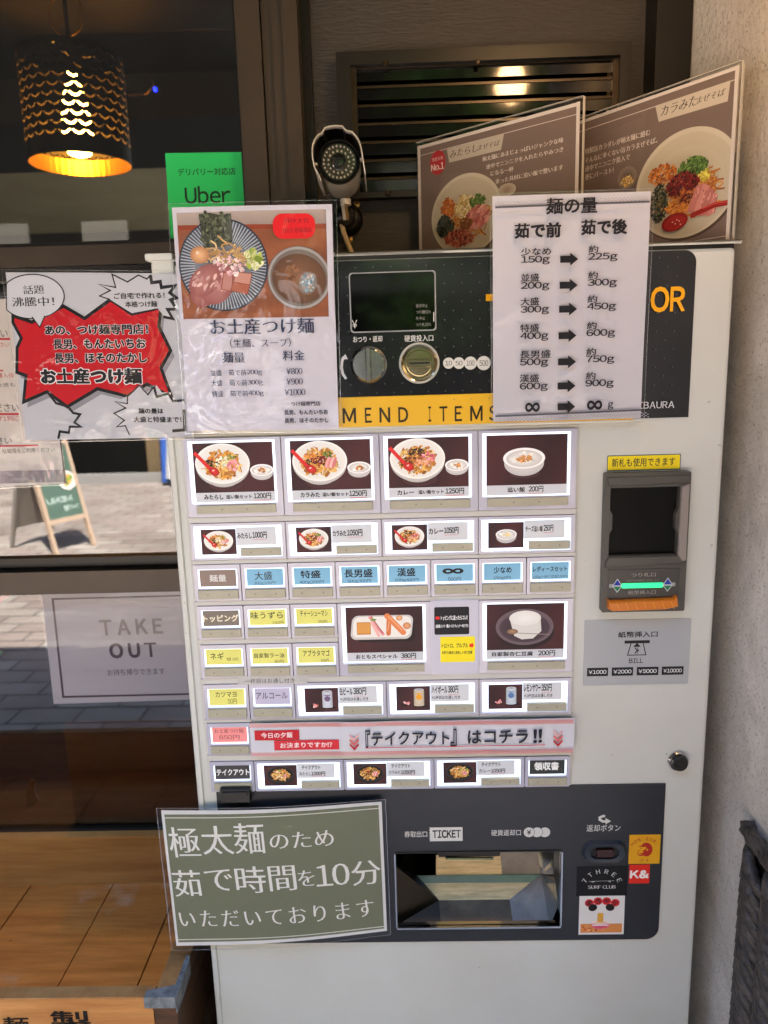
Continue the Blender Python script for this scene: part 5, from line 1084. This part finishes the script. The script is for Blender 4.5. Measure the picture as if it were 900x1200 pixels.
p.ptext('お土産つけ麺', 247, 368, 383.5, 18.5, NAVY, y1=381.5, style='mincho', b=.014); p.ptext('(生麺、スープ)', 270, 341, 402.5, 10.5, NAVY, y1=401.5, style='mincho')
p.ptext('麺量', 261, 287, 419, 12.5, NAVY, style='mincho', b=.012); p.ptext('料金', 332, 357, 416.5, 12, NAVY, style='mincho', b=.012)
for y_, a, g, pr, xs in ((437, '並盛', '200g', '¥800', 354.5), (449, '大盛', '300g', '¥900', 355), (461.5, '特盛', '400g', '¥1000', 358)):
    dx = (y_-437)*.08; p.ptext(a, 247+dx, 260+dx, y_, 7, NAVY, style='mincho', b=.006); p.ptext('茹で前', 268.5+dx, 289+dx, y_-.5, 7, NAVY, style='mincho', b=.008); p.ptext(g, 290+dx, 307.5+dx, y_-.3, 7, NAVY, style='mincho', b=.01); p.ptext(pr, 336 if xs < 358 else 334, xs, y_-2, 7.5, NAVY, style='mincho', b=.01)
p.ptext('つけ麺専門店', 341.5, 375.5, 473, 5, '30303a', b=.02); p.ptext('長男、もんたいちお', 333.5, 384.5, 483, 5.5, '30303a', b=.03); p.ptext('長男、ほそのたかし', 334, 385, 492.5, 5.5, '30303a', b=.03)
p.build('print', t)
laminate(t, fr, [fr.uv(*c) for c in [(196, 239), (394.5, 234.5), (400.5, 505.5), (218, 508)]], .0034, bd1)
# ---- noodle amount table
c4 = [(577, 230), (763, 224), (751, 490), (578, 494)]
fr = Fr.quad(*c4, (-.020, -.020, -.010, -.010)); bd2 = lambda u, v: .0011*math.cos(u*20+.6)+.0008*math.sin(v*28)
t = thing('noodle_amount_poster', fr.O, 'laminated table of noodle amounts with black arrows, taped on the machine', 'poster')
q = [fr.uv(*c) for c in c4]; paper(t, fr, q, 'c2c1c9', bd2)
p = P(fr, .0004, bd2, 1.4e-5); ik = '17171d'; Zx = lambda x, y: (570+x/3.6, 210+y/3.6)
for yy, h_ in ((88, 30), (985, 30)):
    for j in range(4):
        for i in range(78):
            if (i+j) % 2: continue
            xx = 36+i*8.3; y_ = (yy+h_-5-j*5.5-(i*.28) if yy < 500 else yy+4+j*5.5-(i*.32)+18); x0, y0 = Zx(xx, y_); p.poly([fr.uv(x0, y0), fr.uv(x0+1.5, y0), fr.uv(x0+1.5, y0+1.1), fr.uv(x0, y0+1.1)], 'a2a2ac')
p.pline(Zx(35, 122), Zx(684, 97), 2.2, '55565e'); p.pline(Zx(35, 998), Zx(650, 972), 2.2, '55565e')
def zt(s_, x0, x1, y, h, y1=None, **k): a = Zx(x0, y); b = Zx(x1, y1 if y1 else y); p.ptext(s_, a[0], b[0], a[1], h/3.6, ik, y1=b[1], **k)
zt('麺の量', 250, 462, 117, 66, 112, b=.03); zt('茹で前', 118, 308, 222, 60, 216, b=.045); zt('茹で後', 397, 587, 208, 60, 200, b=.045)
for i, (a, g, n2, y) in enumerate((('少なめ', '150g', '225g', 310), ('並盛', '200g', '300g', 419), ('大盛', '300g', '450g', 519), ('特盛', '400g', '600g', 630), ('長男盛', '500g', '750g', 740), ('漢盛', '600g', '900g', 841))):
    w = {2: 75, 3: 124}[len(a)]; zt(a, 143-i*1, 143+w, y-1, 32, y-4, b=.022); zt(g, 143-i, 262-i*1.5, y+35, 36, y+33, b=.02); zt('約', 426-i*2, 466-i*2, y-12, 30, y-14, b=.02); zt(n2, 424-i*2, 547-i*3, y+22, 36, y+20, b=.02)
    x0, y0 = 306-i*2, y+30; p.ppoly([Zx(x0, y0-14), Zx(x0+42, y0-15), Zx(x0+42, y0-28), Zx(x0+76, y0-1), Zx(x0+42, y0+27), Zx(x0+42, y0+14), Zx(x0, y0+15)], '0f0f16')
zt('∞', 161, 220, 960, 36, b=.02); zt('∞', 421, 482, 951, 36, b=.02); zt('g', 508, 530, 955, 30, b=.02); x0, y0 = 296, 958
p.ppoly([Zx(x0, y0-14), Zx(x0+42, y0-15), Zx(x0+42, y0-28), Zx(x0+74, y0-1), Zx(x0+42, y0+27), Zx(x0+42, y0+14), Zx(x0, y0+15)], '0f0f16')
p.build('print', t); laminate(t, fr, [fr.uv(*c) for c in [(573.5, 228), (766.5, 221), (754, 493), (576, 498)]], .0030, bd2)
# ---- olive notice over the payout
c4 = [(188, 951), (447, 941), (453.5, 1092), (206, 1110)]
fr = Fr.quad(*c4, (-.012, -.018, -.018, -.012)); bd3 = lambda u, v: .005*math.cos(u*14)+.0004*math.sin(v*40)
t = thing('boiling_time_notice', fr.O, 'laminated olive green notice with large white lettering, tilted beside the payout opening', 'notice')
q = [fr.uv(*c) for c in c4]; paper(t, fr, q, 'd3d3d0', bd3, 20)
p = P(fr, .0004, bd3, 1.4e-5); p.quad([(192, 955.5), (443.5, 944.5), (450, 1089), (208.5, 1105.5)], '6a6e55', 20)
p.quad([(192.5, 959), (443.6, 948), (443.65, 949), (192.6, 960)], 'cfcfc0', 20); p.quad([(208, 1102), (449.7, 1086), (449.75, 1087), (208.1, 1103)], 'cfcfc0', 20)
wt = 'dcdcd4'; kw = dict(rot=True, b=.0)
def og(s_, x0, x1, y0, y1, h, **k): p.ptext(s_, x0, x1, y0, h, wt, y1=y1, rot=True, **k)
MN = 'mincho'
og('極', 198, 234, 988, 986, 36, style=MN, b=.006); og('太', 237, 273.5, 984, 982, 34, style=MN, b=.006); og('麺', 275, 310.5, 980.5, 979, 36, style=MN, b=.006); og('のため', 317, 391, 983, 980, 19, style=MN, b=.004)
og('茹', 203, 236, 1036.5, 1034.5, 32, style=MN, b=.006); og('で', 241, 273, 1031, 1029, 26, style=MN, b=.006); og('時', 277, 312, 1029, 1027.5, 32, style=MN, b=.006); og('間', 316, 347, 1027, 1025.5, 30, style=MN, b=.006); og('を', 350, 369, 1027, 1026, 19, style=MN, b=.004); og('10', 371, 409, 1024.5, 1023, 26, style=MN, b=.012); og('分', 412, 446, 1024, 1022, 29, style=MN, b=.006)
og('いただいております', 210, 438, 1078, 1064, 19.5, style=MN, b=.004, space=1.12)
p.build('print', t); laminate(t, fr, [fr.uv(*c) for c in [(183, 947), (452, 937), (458, 1095), (201, 1114)]], .0028, bd3)
# ---- red burst poster
Y5 = (.02, -.008, -.008, .02); c4 = [(6, 319), (212, 320.5), (226, 512), (30, 516)]
fr = Fr.quad(*c4, Y5); bd4 = lambda u, v: .0012*math.cos(u*20)
t = thing('burst_poster', fr.O, 'laminated comic style poster with black edged red burst, taped beside the machine', 'poster')
q = [fr.uv(*c) for c in c4]; paper(t, fr, q, 'b8b9be', bd4)
p = P(fr, .0004, bd4, 1.4e-5); Zb = lambda x, y: (x/4, 300+y/4)
def zp(L, col): p.ppoly([Zb(*a) for a in L], col)
def zpath(L, w, col, closed=False): p.path([fr.uv(*Zb(*a)) for a in L], w/4*p.px((120, 420)), col, closed)
burst = [(60, 280), (150, 310), (300, 235), (400, 293), (520, 205), (620, 272), (755, 240), (745, 330), (800, 443), (755, 525), (805, 660), (690, 600), (600, 657), (460, 622), (318, 706), (222, 636), (110, 684), (122, 560), (78, 545), (80, 430), (100, 385), (60, 312)]
zp([(x+18, y+26) for x, y in burst if 1], '8a888e'); zp(burst, 'b80016'); zpath(burst, 15, '08080c', True)
b2 = [(465, 132), (545, 148), (528, 86), (600, 124), (655, 92), (690, 112), (705, 88)]; 
zp([(465, 190), (520, 160), (465, 132), (545, 148), (528, 86), (600, 122), (650, 90), (690, 112), (712, 92), (722, 125), (765, 118), (778, 150), (820, 142), (800, 180), (826, 196), (800, 210), (828, 235), (790, 250), (812, 295), (770, 285), (740, 245), (620, 268), (520, 205)], 'bcbdc2')
zpath([(520, 205), (470, 188), (520, 162), (465, 132), (545, 148), (528, 86), (600, 122), (650, 90), (690, 108), (708, 88)], 6, '101016'); zpath([(706, 90), (712, 125), (752, 120), (757, 148), (818, 140), (796, 172), (826, 196), (800, 206), (820, 236)], 14, '101016'); zpath([(826, 250), (785, 250), (810, 294), (765, 285)], 12, '101016')
zp([(600, 657), (660, 606), (700, 650), (735, 606), (760, 640), (800, 640), (800, 660), (862, 676), (855, 800), (800, 828), (560, 838), (548, 790), (585, 770), (538, 737), (590, 712), (545, 682)], 'bcbdc2')
zpath([(610, 838), (590, 795), (550, 800), (586, 770), (538, 737), (592, 712), (542, 682), (600, 692), (600, 660), (655, 606), (695, 650), (722, 612)], 6, '101016'); zpath([(722, 606), (735, 660), (790, 645), (812, 680), (864, 676)], 11, '101016'); zpath([(862, 720), (866, 815), (808, 820)], 13, '101016')
zpath([(222, 636), (265, 690), (322, 706), (345, 735), (378, 742), (352, 780), (382, 800), (330, 800), (325, 828), (282, 822), (275, 856)], 11, '101016')
zp([(22, 200)]+[], 'ffffff') if False else None
e = [(152+ 152*math.cos(a), 190+104*math.sin(a)) for a in [rad(x) for x in range(-220, 145, 6)]]
e = [(max(x, 30), y) for x, y in e]; zp(e, 'c2c3c8'); zpath(e, 5, '101016'); zp([(150, 278), (188, 332), (214, 276)], 'c2c3c8'); zpath([(150, 284), (188, 334), (212, 280)], 5, '101016')
def zt2(s_, x0, x1, y, h, **k): a = Zb(x0, y); b = Zb(x1, y); p.ptext(s_, a[0], b[0], a[1], h/4, k.pop('col', '14141a'), **k)
zt2('話題', 110, 208, 158, 42, b=.012, style='mincho'); zt2('沸騰中！', 56, 256, 214, 44, b=.012, style='mincho')
zt2('あの、つけ麺専門店！', 214, 694, 345, 44, b=.045, halo=.045, hcol='d8d4d4'); zt2('長男、もんたいちお', 252, 684, 412, 44, b=.045, halo=.045, hcol='d8d4d4'); zt2('長男、ほそのたかし', 258, 690, 478, 44, b=.045, halo=.045, hcol='d8d4d4'); zt2('お土産つけ麺', 196, 664, 563, 68, b=.06, halo=.06, hcol='dcdada')
zt2('ご自宅で作れる！', 538, 772, 186, 27, b=.03); zt2('本格つけ麺', 590, 738, 226, 27, b=.03); zt2('麺の量は', 652, 766, 726, 24, b=.04); zt2('大盛と特盛まで！', 630, 850, 766, 26, b=.03)
p.build('print', t); laminate(t, fr, [fr.uv(*c) for c in [(3, 316), (214, 318), (228, 514), (28, 519)]], .0032, bd4)
# ---- white notice on the glass behind it
c4 = [(-60, 352), (50, 349), (76, 567), (-45, 572)]; fr = Fr.quad(*c4, WY-.004)
t = thing('parking_notice', fr.O, 'white notice with red underlines on the window glass, partly behind the red burst poster', 'notice')
q = [fr.uv(*c) for c in c4]; paper(t, fr, q, 'cfcac8', None, 2); p = P(fr, .0004); kx = '2b2b30'; rd = 'b83240'
p.ptext('ください', -28, 9, 391, 9.5, kx); p.quad([(-40, 396), (12, 396), (12, 398.5), (-40, 398.5)], rd); p.ptext('1000円券をご購入ください', -60, 11, 405, 6, rd); p.quad([(-40, 433.5), (4, 433.5), (4, 435), (-40, 435)], rd); p.ptext('購入後', -3, 16, 440, 5.5, rd); p.ptext('係員が合流も', -30, 18, 451.5, 5, '55555a')
p.ptext('並んでください', -45, 22, 479, 9.5, kx, y1=477.5); p.quad([(-40, 484), (22, 484), (22.5, 486.5), (-40, 486.5)], rd); p.ptext('横に広がらず1列に', -40, 22, 492, 6, rd, y1=490.5)
p.ptext('ご協力ください', -55, 14, 517, 9, kx); p.quad([(-50, 522.5), (45, 521), (45, 523), (-50, 524.5)], rd); p.ptext('駐輪場をご利用ください', 3, 64, 528.5, 5.5, '44444a', y1=527); p.quad([(-50, 553), (74, 550.5), (75, 565), (-50, 568)], '8f8790')
p.build('print', t); laminate(t, fr, [fr.uv(*c) for c in [(-62, 350), (53, 346), (79, 568), (-47, 575)]], .003, None)
# ---- take out sign behind the glass
c4 = [(48.5, 692), (252, 686), (252, 819), (63, 825)]; fr = Fr.quad(*c4, WY-.004)
t = thing('takeout_sign', fr.O, 'laminated pale sign reading take out in a thin dark border, on the lower window glass', 'sign')
q = [fr.uv(*c) for c in c4]; paper(t, fr, q, '9f9ca5', None, 2); p = P(fr, .0004); bc = '3d303c'
for L in ([(60, 701), (252, 696), (252, 698), (61, 703)], [(60.5, 701), (63, 701), (75.5, 817), (73, 817.5)], [(73, 815.5), (252, 811.5), (252, 813.5), (73, 817.8)]): p.quad(L, bc)
p.ptext('TAKE', 117.5, 190, 735, 17, '6d6668', b=.04, space=1.35, y1=734); p.ptext('OUT', 129, 183, 762.5, 16, '3a2c3a', b=.05, space=1.35, y1=761.5); p.ptext('お持ち帰りできます', 126, 193, 788, 7.5, '4a4450', y1=786.5); p.build('print', t)  # TAKE inked paler, the mirrored glare over it put into the colour
laminate(t, fr, [fr.uv(*c) for c in [(47, 690), (254, 684), (254, 821.5), (61, 828)]], .003, None, 'acryl', 2)
# ---- green delivery sign
c4 = [(193.5, 179.5), (291, 178), (295, 330), (203, 332)]; fr = Fr.quad(*c4, WY-.004)
t = thing('delivery_sign', fr.O, 'bright green delivery shop sign standing on the window, above the souvenir noodle poster', 'sign')
q = [fr.uv(*c) for c in c4]; paper(t, fr, q, '27c767', None, 2); p = P(fr, .0004); p.ptext('デリバリー対応店', 208.5, 276, 202, 8.5, '16301f', y1=200.5, b=.01); p.ptext('Uber', 217, 270, 229, 20, '16301f', y1=227.5, b=.015); p.build('print', t)
# ---- the two menu boards standing on the machine
TRc = U(867, 76, .02); e1 = Vector((math.sin(rad(36)), -math.cos(rad(36)), 0)); ztop = TRc.z; zbot = vt2+.002
def board(name, label, TRw, ang, wd):
    ex = Vector((math.sin(rad(ang)), -math.cos(rad(ang)), 0)); fr = Fr(TRw, ex, (0, 0, 1)); t = thing(name, TRw-ex*wd/2-Vector((0, 0, ztop-zbot)), label, 'menu board'); return t, fr, wd, ztop-zbot
def fillboard(t, fr, wd, h, rimm=.004):
    p = P(fr, 0.0); p.rect(-wd, 0, -h, 0, 'c9c2bb', 2); p.rect(-wd+rimm, -rimm, -h+rimm, -rimm, '71625a', 2); p.rect(-wd+rimm, -rimm, -.0145, -.0137, 'cfc6bd'); p.rect(-wd+rimm, -rimm, -h+.008, -h+.0087, 'cfc6bd'); return p
t, fr, wd, h = board('spicy_noodle_menu_board', 'brown menu board with large bowl and red spoon, on the machine beside the concrete wall', TRc, 36, .297)
p = fillboard(t, fr, wd, h); Zr = lambda x, y: (670+x/4.286, 65+y/4.286); fz = lambda x, y: fr.uv(*Zr(x, y))
p.poly([fz(420, 253), fz(798, 125), fz(783, 230), fz(437, 333)], 'bdb4a4')
def ft(p, fz, s_, x0, y0, x1, y1, h_, col, **k): a = fz(x0, y0); b = fz(x1, y1); m0 = fz((x0+x1)/2, (y0+y1)/2-h_/2); m1 = fz((x0+x1)/2, (y0+y1)/2+h_/2); p.text(s_, a[0], b[0], (a[1]+b[1])/2, math.dist(m0, m1), col, style='mincho', **k)
ft(p, fz, 'カラみた', 450, 280, 630, 225, 52, '3c3026', b=.008, shear=.2); ft(p, fz, 'まぜそば', 630, 227, 770, 180, 34, '3c3026', b=.008, shear=.2)
for s_, x0, y0, x1, y1 in (('特製旨カラダレが極太麺に絡む', 68, 480, 393, 388), ('そんなに辛くない旨カラまぜそば。', 68, 525, 430, 428), ('途中でニンニク投入で', 68, 570, 292, 508), ('更にバースト!', 68, 610, 210, 578)): ft(p, fz, s_, x0, y0, x1, y1, 30, 'd8cfc6', b=.015)
def bigbowl(p, fz, cx, cy, rx, ry, kind):
    c = fz(cx, cy); a = fz(cx-rx, cy); b = fz(cx+rx, cy); r = (b[0]-a[0])/2; t1 = fz(cx, cy-ry); b1 = fz(cx, cy+ry); q = (t1[1]-b1[1])/2
    p.poly(ell(c[0]+.002, c[1]-.003, r*1.01, q*1.0, 60), '4e3e36'); p.ring(c[0], c[1], r, q, 'b9b19d', 'c4bda9', 2, 72); p.ring(c[0], c[1]-q*.02, r*.93, q*.93, 'b0a792', 'b9b19c', 3, 72); p.ring(c[0], c[1]-q*.06, r*.74, q*.74, '9c8f74', 'bab29e', 4, 60)
    return c, r, q
p.clip = (-1, -.0042); c, r, q = bigbowl(p, fz, 568, 645, 258, 272, 'k')
# clip to the sheet: the bowl ends inside the right rim
L = lambda x, y: fz(x, y)
def bl2(x, y, rx, ry, n, z, cols, asp=1.8, ang=None): c_ = L(x, y); u = L(x+10, y); v = L(x, y-10); kx, ky = (u[0]-c_[0])/10, (v[1]-c_[1])/10; p.blobs(c_[0], c_[1], rx*kx, ry*ky, n, z*ky, cols, asp, ang)
c_ = L(580, 700); u = L(590, 700); v = L(580, 690); kx, ky = (u[0]-c_[0])/10, (v[1]-c_[1])/10
p.strands(c_[0], c_[1], 150*kx, 110*ky, 150, 8*ky, ['b5722e', 'c98a3e', '9c5a20', 'd9a050'])
bl2(455, 600, 70, 50, 240, 4.6, ['c07830', 'a85a20', 'd98f44', '8e4a1c']); bl2(440, 745, 42, 95, 300, 5, ['23281c', '3a4230', '11140e', '6d6a4e']); bl2(550, 765, 75, 28, 120, 5.5, ['c0752c', 'd9913e', 'a05a1e']); bl2(690, 640, 40, 60, 90, 5, ['b8742e', 'cf9146', '9a5a20'])
bl2(610, 560, 75, 48, 420, 4.6, ['42602a', '5a7c36', '304c1c', '728f48']); bl2(670, 600, 28, 30, 60, 4.6, ['b9a838', 'd9cf60'])
bl2(560, 650, 80, 62, 520, 4.8, ['4a1416', '6d1e1e', '33090c', '8c2c24']); bl2(590, 700, 60, 40, 90, 5, ['5a1a18', 'b06a30'])
for k, (xa, ya, xb, yb, xc, yc, xd, yd) in enumerate(((630, 655, 672, 640, 640, 780, 580, 790), (665, 645, 700, 655, 665, 800, 612, 798), (692, 665, 722, 672, 700, 800, 640, 808), (715, 690, 735, 700, 722, 790, 680, 812))):
    p.poly([L(xa, ya), L(xb, yb), L(xc, yc), L(xd, yd)], ['b9746c', 'c98880', 'b06c66', 'bf7c74'][k]); p.path([L(xb, yb), L(xc, yc)], 4*ky, '8f4e4c'); bl2((xa+xc)/2, (ya+yc)/2, 14, 45, 16, 4, ['d39c94', 'c48880', 'a86860'], 2.5, 1.2)
sp = [L(795, 738), L(720, 752), L(660, 780), L(600, 808)]; p.path(sp, 26*ky, '8f1d18'); p.path([L(795, 732), L(720, 745), L(660, 770)], 6*ky, 'c04a40'); c_ = L(520, 838); p.ring(c_[0], c_[1], 68*kx, 46*ky, 'a82a24', '7d1512', 4, 36, .1); p.ring(c_[0], c_[1]-4*ky, 56*kx, 34*ky, '94201c', 'a02620', 2, 30, .1)
for dx, dy in ((-10, 0), (12, -12), (24, -6), (4, 8), (30, 10)): z = L(520+dx, 838+dy); p.poly(ell(z[0], z[1], 4*kx, 3*ky, 8), 'e8c8bc')
c_ = L(282, 615); p.ring(c_[0], c_[1], 54*kx, 60*ky, '4a3e36', '8a7c70', 4, 36); bl2(282, 632, 28, 26, 80, 4, ['c9a860', 'd9c088', 'b08a44'])
p.clip = None; p.rect(-.0041, -.0, -h, 0, 'c9c2bb'); p.build('print', t)
laminate(t, fr, [(-wd-.003, .003), (.004, .003), (.004, -h), (-wd-.003, -h)], .002, None, 'acryl', 4, 'clear_cover'); laminate(t, fr, [(-wd-.003, .003), (.004, .003), (.004, -h), (-wd-.003, -h)], -.002, None, 'acryl', 2, 'clear_back')
edge = mat('acrylic_edge', 'b9b4a6', .2, coat=.5)
MB().box(.004, .0052, -h, .003, -.002, .002).box(-wd-.003, .004, .003, .0038, -.002, .002).build('clear_edge', edge, t, fr)
MB().box(-.04, .006, -h-.0015, -h+.0005, -.012, .012).build('foot', edge, t, fr)
Y6 = None; best = 9
for i in range(200):
    yy = i*.002; z = U(680, 119, yy).z
    if abs(z-ztop) < best: best = abs(z-ztop); Y6 = yy
t, fr, wd, h = board('soy_noodle_menu_board', 'menu board with a red number one badge, standing on the machine near the security camera', U(680, 119, Y6), 48.6, .272)
p = fillboard(t, fr, wd, h, .0045); Zl = lambda x, y: (495+x/4.615, 110+y/4.615); fz = lambda x, y: fr.uv(*Zl(x, y)); L = lambda x, y: fz(x, y)
p.poly([fz(132, 300), fz(442, 213), fz(425, 303), fz(145, 372)], 'b3ab9c'); ft(p, fz, 'みたらし', 150, 330, 300, 290, 42, '4a4038', b=.008, shear=.2); ft(p, fz, 'まぜそば', 302, 292, 418, 262, 28, '4a4038', b=.008, shear=.2)
c_ = fz(83, 372); u = fz(93, 372); v = fz(83, 362); kx, ky = (u[0]-c_[0])/10, (v[1]-c_[1])/10; p.poly(ell(c_[0], c_[1], 42*kx, 66*ky, 40), 'a8262c'); ft(p, fz, '当店人気', 52, 354, 112, 347, 20, 'e0cfc8', b=.01); ft(p, fz, 'No.1', 48, 400, 116, 388, 36, 'e8dad4', b=.03)
for s_, x0, y0, x1, y1 in (('極太麺にあまじょっぱいジャンクな味', 325, 352, 762, 250), ('途中でニンニクを入れたらやみつき', 345, 392, 762, 302), ('になる一杯', 370, 432, 493, 405), ('余った具材に追い飯で整います', 395, 475, 760, 395)): ft(p, fz, s_, x0, y0, x1, y1, 28, 'd8cfc6', b=.015)
bigbowl(p, fz, 235, 655, 192, 222, 'm'); c_ = L(235, 680); p.strands(c_[0], c_[1], 115*kx, 110*ky, 120, 7*ky, ['b5722e', 'c98a3e', 'a0602a', 'd9a050'])
bl2(140, 620, 38, 50, 150, 6, ['b5662c', '9c4e20', 'cf8440']); bl2(235, 610, 60, 62, 300, 5, ['cdb878', 'dccf9c', 'b89a52', 'e6dcb4']); bl2(300, 580, 42, 35, 170, 5, ['4a682e', '627f42', '3a5520']); bl2(300, 665, 60, 55, 140, 9, ['c0706a', 'd08a80', 'a85854', 'd9a096'], 2.4, .6); bl2(125, 720, 45, 58, 220, 6, ['23281f', '353c33', '131610', '4a4f44']); bl2(200, 780, 75, 45, 240, 6, ['8c3c30', 'a85444', '6d2a22', 'b8745a']); bl2(240, 700, 40, 30, 80, 5, ['8a5a34', '6d4426'])
c_ = L(460, 520); p.ring(c_[0], c_[1], 42*kx, 34*ky, '8a7a6a', 'b3a896', 3)
p.rect(-wd, -wd+.0044, -h, 0, 'c9c2bb'); p.rect(-.0045, -.0, -h, 0, 'c9c2bb'); p.build('print', t)
laminate(t, fr, [(-wd-.002, .005), (.005, .005), (.005, -h), (-wd-.002, -h)], .002, None, 'acryl', 4, 'clear_cover'); laminate(t, fr, [(-wd-.002, .005), (.005, .005), (.005, -h), (-wd-.002, -h)], -.002, None, 'acryl', 2, 'clear_back')
MB().box(.005, .0062, -h, .005, -.002, .002).box(-wd-.002, .005, .005, .0058, -.002, .002).build('clear_edge', edge, t, fr)
# ================================================================== SECURITY CAMERA
CY0 = .17; cc = U(397, 190, CY0); k7 = (U(407, 190, CY0).x-U(397, 190, CY0).x)/10/7.5     # metres per step of the 7.5x view
CF = Fr(cc, (1, .02, 0), (0, .05, 1)); cx7 = lambda x, y: ((x-427)*k7, -(y-375)*k7)
t = thing('security_camera', U(405, 262, WY), 'cream bullet security camera with ring of small lights and sun hood, on black base', 'camera')
MB().lathe([(185*k7, 0), (190*k7, -.006), (190*k7, -.05), (170*k7, -.085), (.001, -.09)], 40).build('housing', 'camwhite', t, CF, smooth=.6)
fc = MB().lathe([(186*k7, -.004), (188*k7, .002), (180*k7, .004), (165*k7, .001), (160*k7, -.001), (.001, -.001)], 48).build('front_ring', 'camblack', t, CF, smooth=.5)
MB().lathe([(152*k7, 0), (150*k7, .0006), (62*k7, .0006)], 48).build('face', 'camface', t, CF)
MB().lathe([(66*k7, .0006), (66*k7, .004), (56*k7, .005), (48*k7, .003), (40*k7, .0012), (.001, .002)], 36).build('lens', mat('camera_lens_glass', '1a1c1b', .05, coat=1), t, CF, smooth=.6)
lm = MB().lathe([(10.5*k7, 0), (9.5*k7, .0012), (6*k7, .0022), (.001, .0026)], 12).mesh('led', 'led'); lm.shade_smooth()
for n_, r_, o_ in ((24, 132, .1), (15, 92, .0)):
    for i in range(n_):
        a = 2*math.pi*i/n_+o_; o = bpy.data.objects.new('led', lm); COL.objects.link(o); place(o, t, CF.M() @ Matrix.Translation((r_*k7*math.cos(a), r_*k7*math.sin(a), .0006)))
hood = [(205, 300), (212, 262), (228, 228), (262, 185), (298, 170), (305, 155), (320, 132), (360, 120), (415, 115), (478, 120), (492, 140), (508, 156), (560, 170), (592, 205), (615, 240), (632, 290), (640, 340), (652, 430), (662, 505)]
hl = [(268, 545), (240, 490), (214, 440), (204, 380), (203, 340)]+hood; inner = [cx7(427+(x-427)*.955, 375+(y-375)*.955) for x, y in hl]; outr = [cx7(*q_) for q_ in hl]; n = len(hl)
mb = MB(); W0, W1 = .022, -.075
for L_, w in ((outr, W0), (inner, W0), (outr, W1), (inner, W1)): mb.v += [(*q_, w+(0 if w < 0 else -.012*max(0, (-q_[1])/.03))) for q_ in L_]
mb.f = [(i, i+1, n+i+1, n+i) for i in range(n-1)]+[(2*n+i, 2*n+i+1, i+1, i) for i in range(n-1)]+[(n+i, n+i+1, 3*n+i+1, 3*n+i) for i in range(n-1)]+[(2*n+i, 3*n+i, 3*n+i+1, 2*n+i+1) for i in range(n-1)]+[(0, n, 3*n, 2*n), (n-1, 2*n-1+0, 4*n-1, 3*n-1)]
mb.m = [0]*len(mb.f); mb.build('sun_hood', 'camwhite', t, CF)
MB().add([(*cx7(427+(x-427)*.94, 375+(y-375)*.94), w) for w in (.015, -.07) for x, y in hl[3:-2]], [(i, i+1, n-5+i+1, n-5+i) for i in range(n-6)]).build('hood_lining', 'camblack', t, CF)
for s_ in (230, 625): c_ = cx7(s_, 395 if s_ < 400 else 365); MB().box(c_[0]-12*k7, c_[0]+12*k7, c_[1]-10*k7, c_[1]+10*k7, -.004, .006).build('hood_clip', 'camwhite', t, CF)
a = cx7(467, 640); mb = MB().tube([(a[0], a[1], -.03), (a[0], cx7(0, 690)[1], -.03)], 50*k7, 20); mb.build('collar', 'camwhite', t, CF)
MB().tube([(cx7(440, 0)[0], cx7(0, 680)[1], -.03), (cx7(452, 0)[0], cx7(0, 800)[1], -.04)], 16*k7, 10).build('stem', 'camwhite', t, CF); MB().tube([(cx7(472, 0)[0], cx7(0, 680)[1], -.03), (cx7(478, 0)[0], cx7(0, 800)[1], -.04)], 11*k7, 10).build('stem', mat('gold_stem', 'a08048', .3, .6), t, CF)
cb = U(408, 258, WY); BF2 = Fr(cb, (1, 0, 0), (0, 0, 1)); rb_ = (U(424, 258, WY).x-cb.x)
MB().lathe([(rb_*1.1, 0), (rb_*1.1, .006), (rb_*.9, .014), (rb_*.55, .018), (rb_*.5, .05), (.001, .055)], 36).build('wall_base', 'camblack', t, BF2, smooth=.6)
ball = U(404, 255, .24); MB().lathe([(.001, -.016), (.012, -.012), (.016, 0), (.012, .012), (.001, .016)], 24).build('ball_joint', 'camblack', t, Fr(ball, (1, 0, 0), (0, 0, 1)), smooth=True); MB().tube([ball, (cb.x, WY-.03, cb.z)], .011, 12).build('arm', 'camblack', t, WF)
for px, py in ((418.5, 239.5), (410, 281.5)): c_ = U(px, py, WY-.002); MB().lathe([(.0052, 0), (.0050, .0025), (.001, .0035)], 14).build('screw', 'brass', t, Fr(c_, (1, 0, 0), (0, 0, 1)))
MB().tube([U(399, 256, .23), U(402, 270, .235), U(407, 284, .24), U(413, 298, .24), U(416, 312, .24)], .0036, 8).build('cable', 'cable', t, WF, smooth=True)
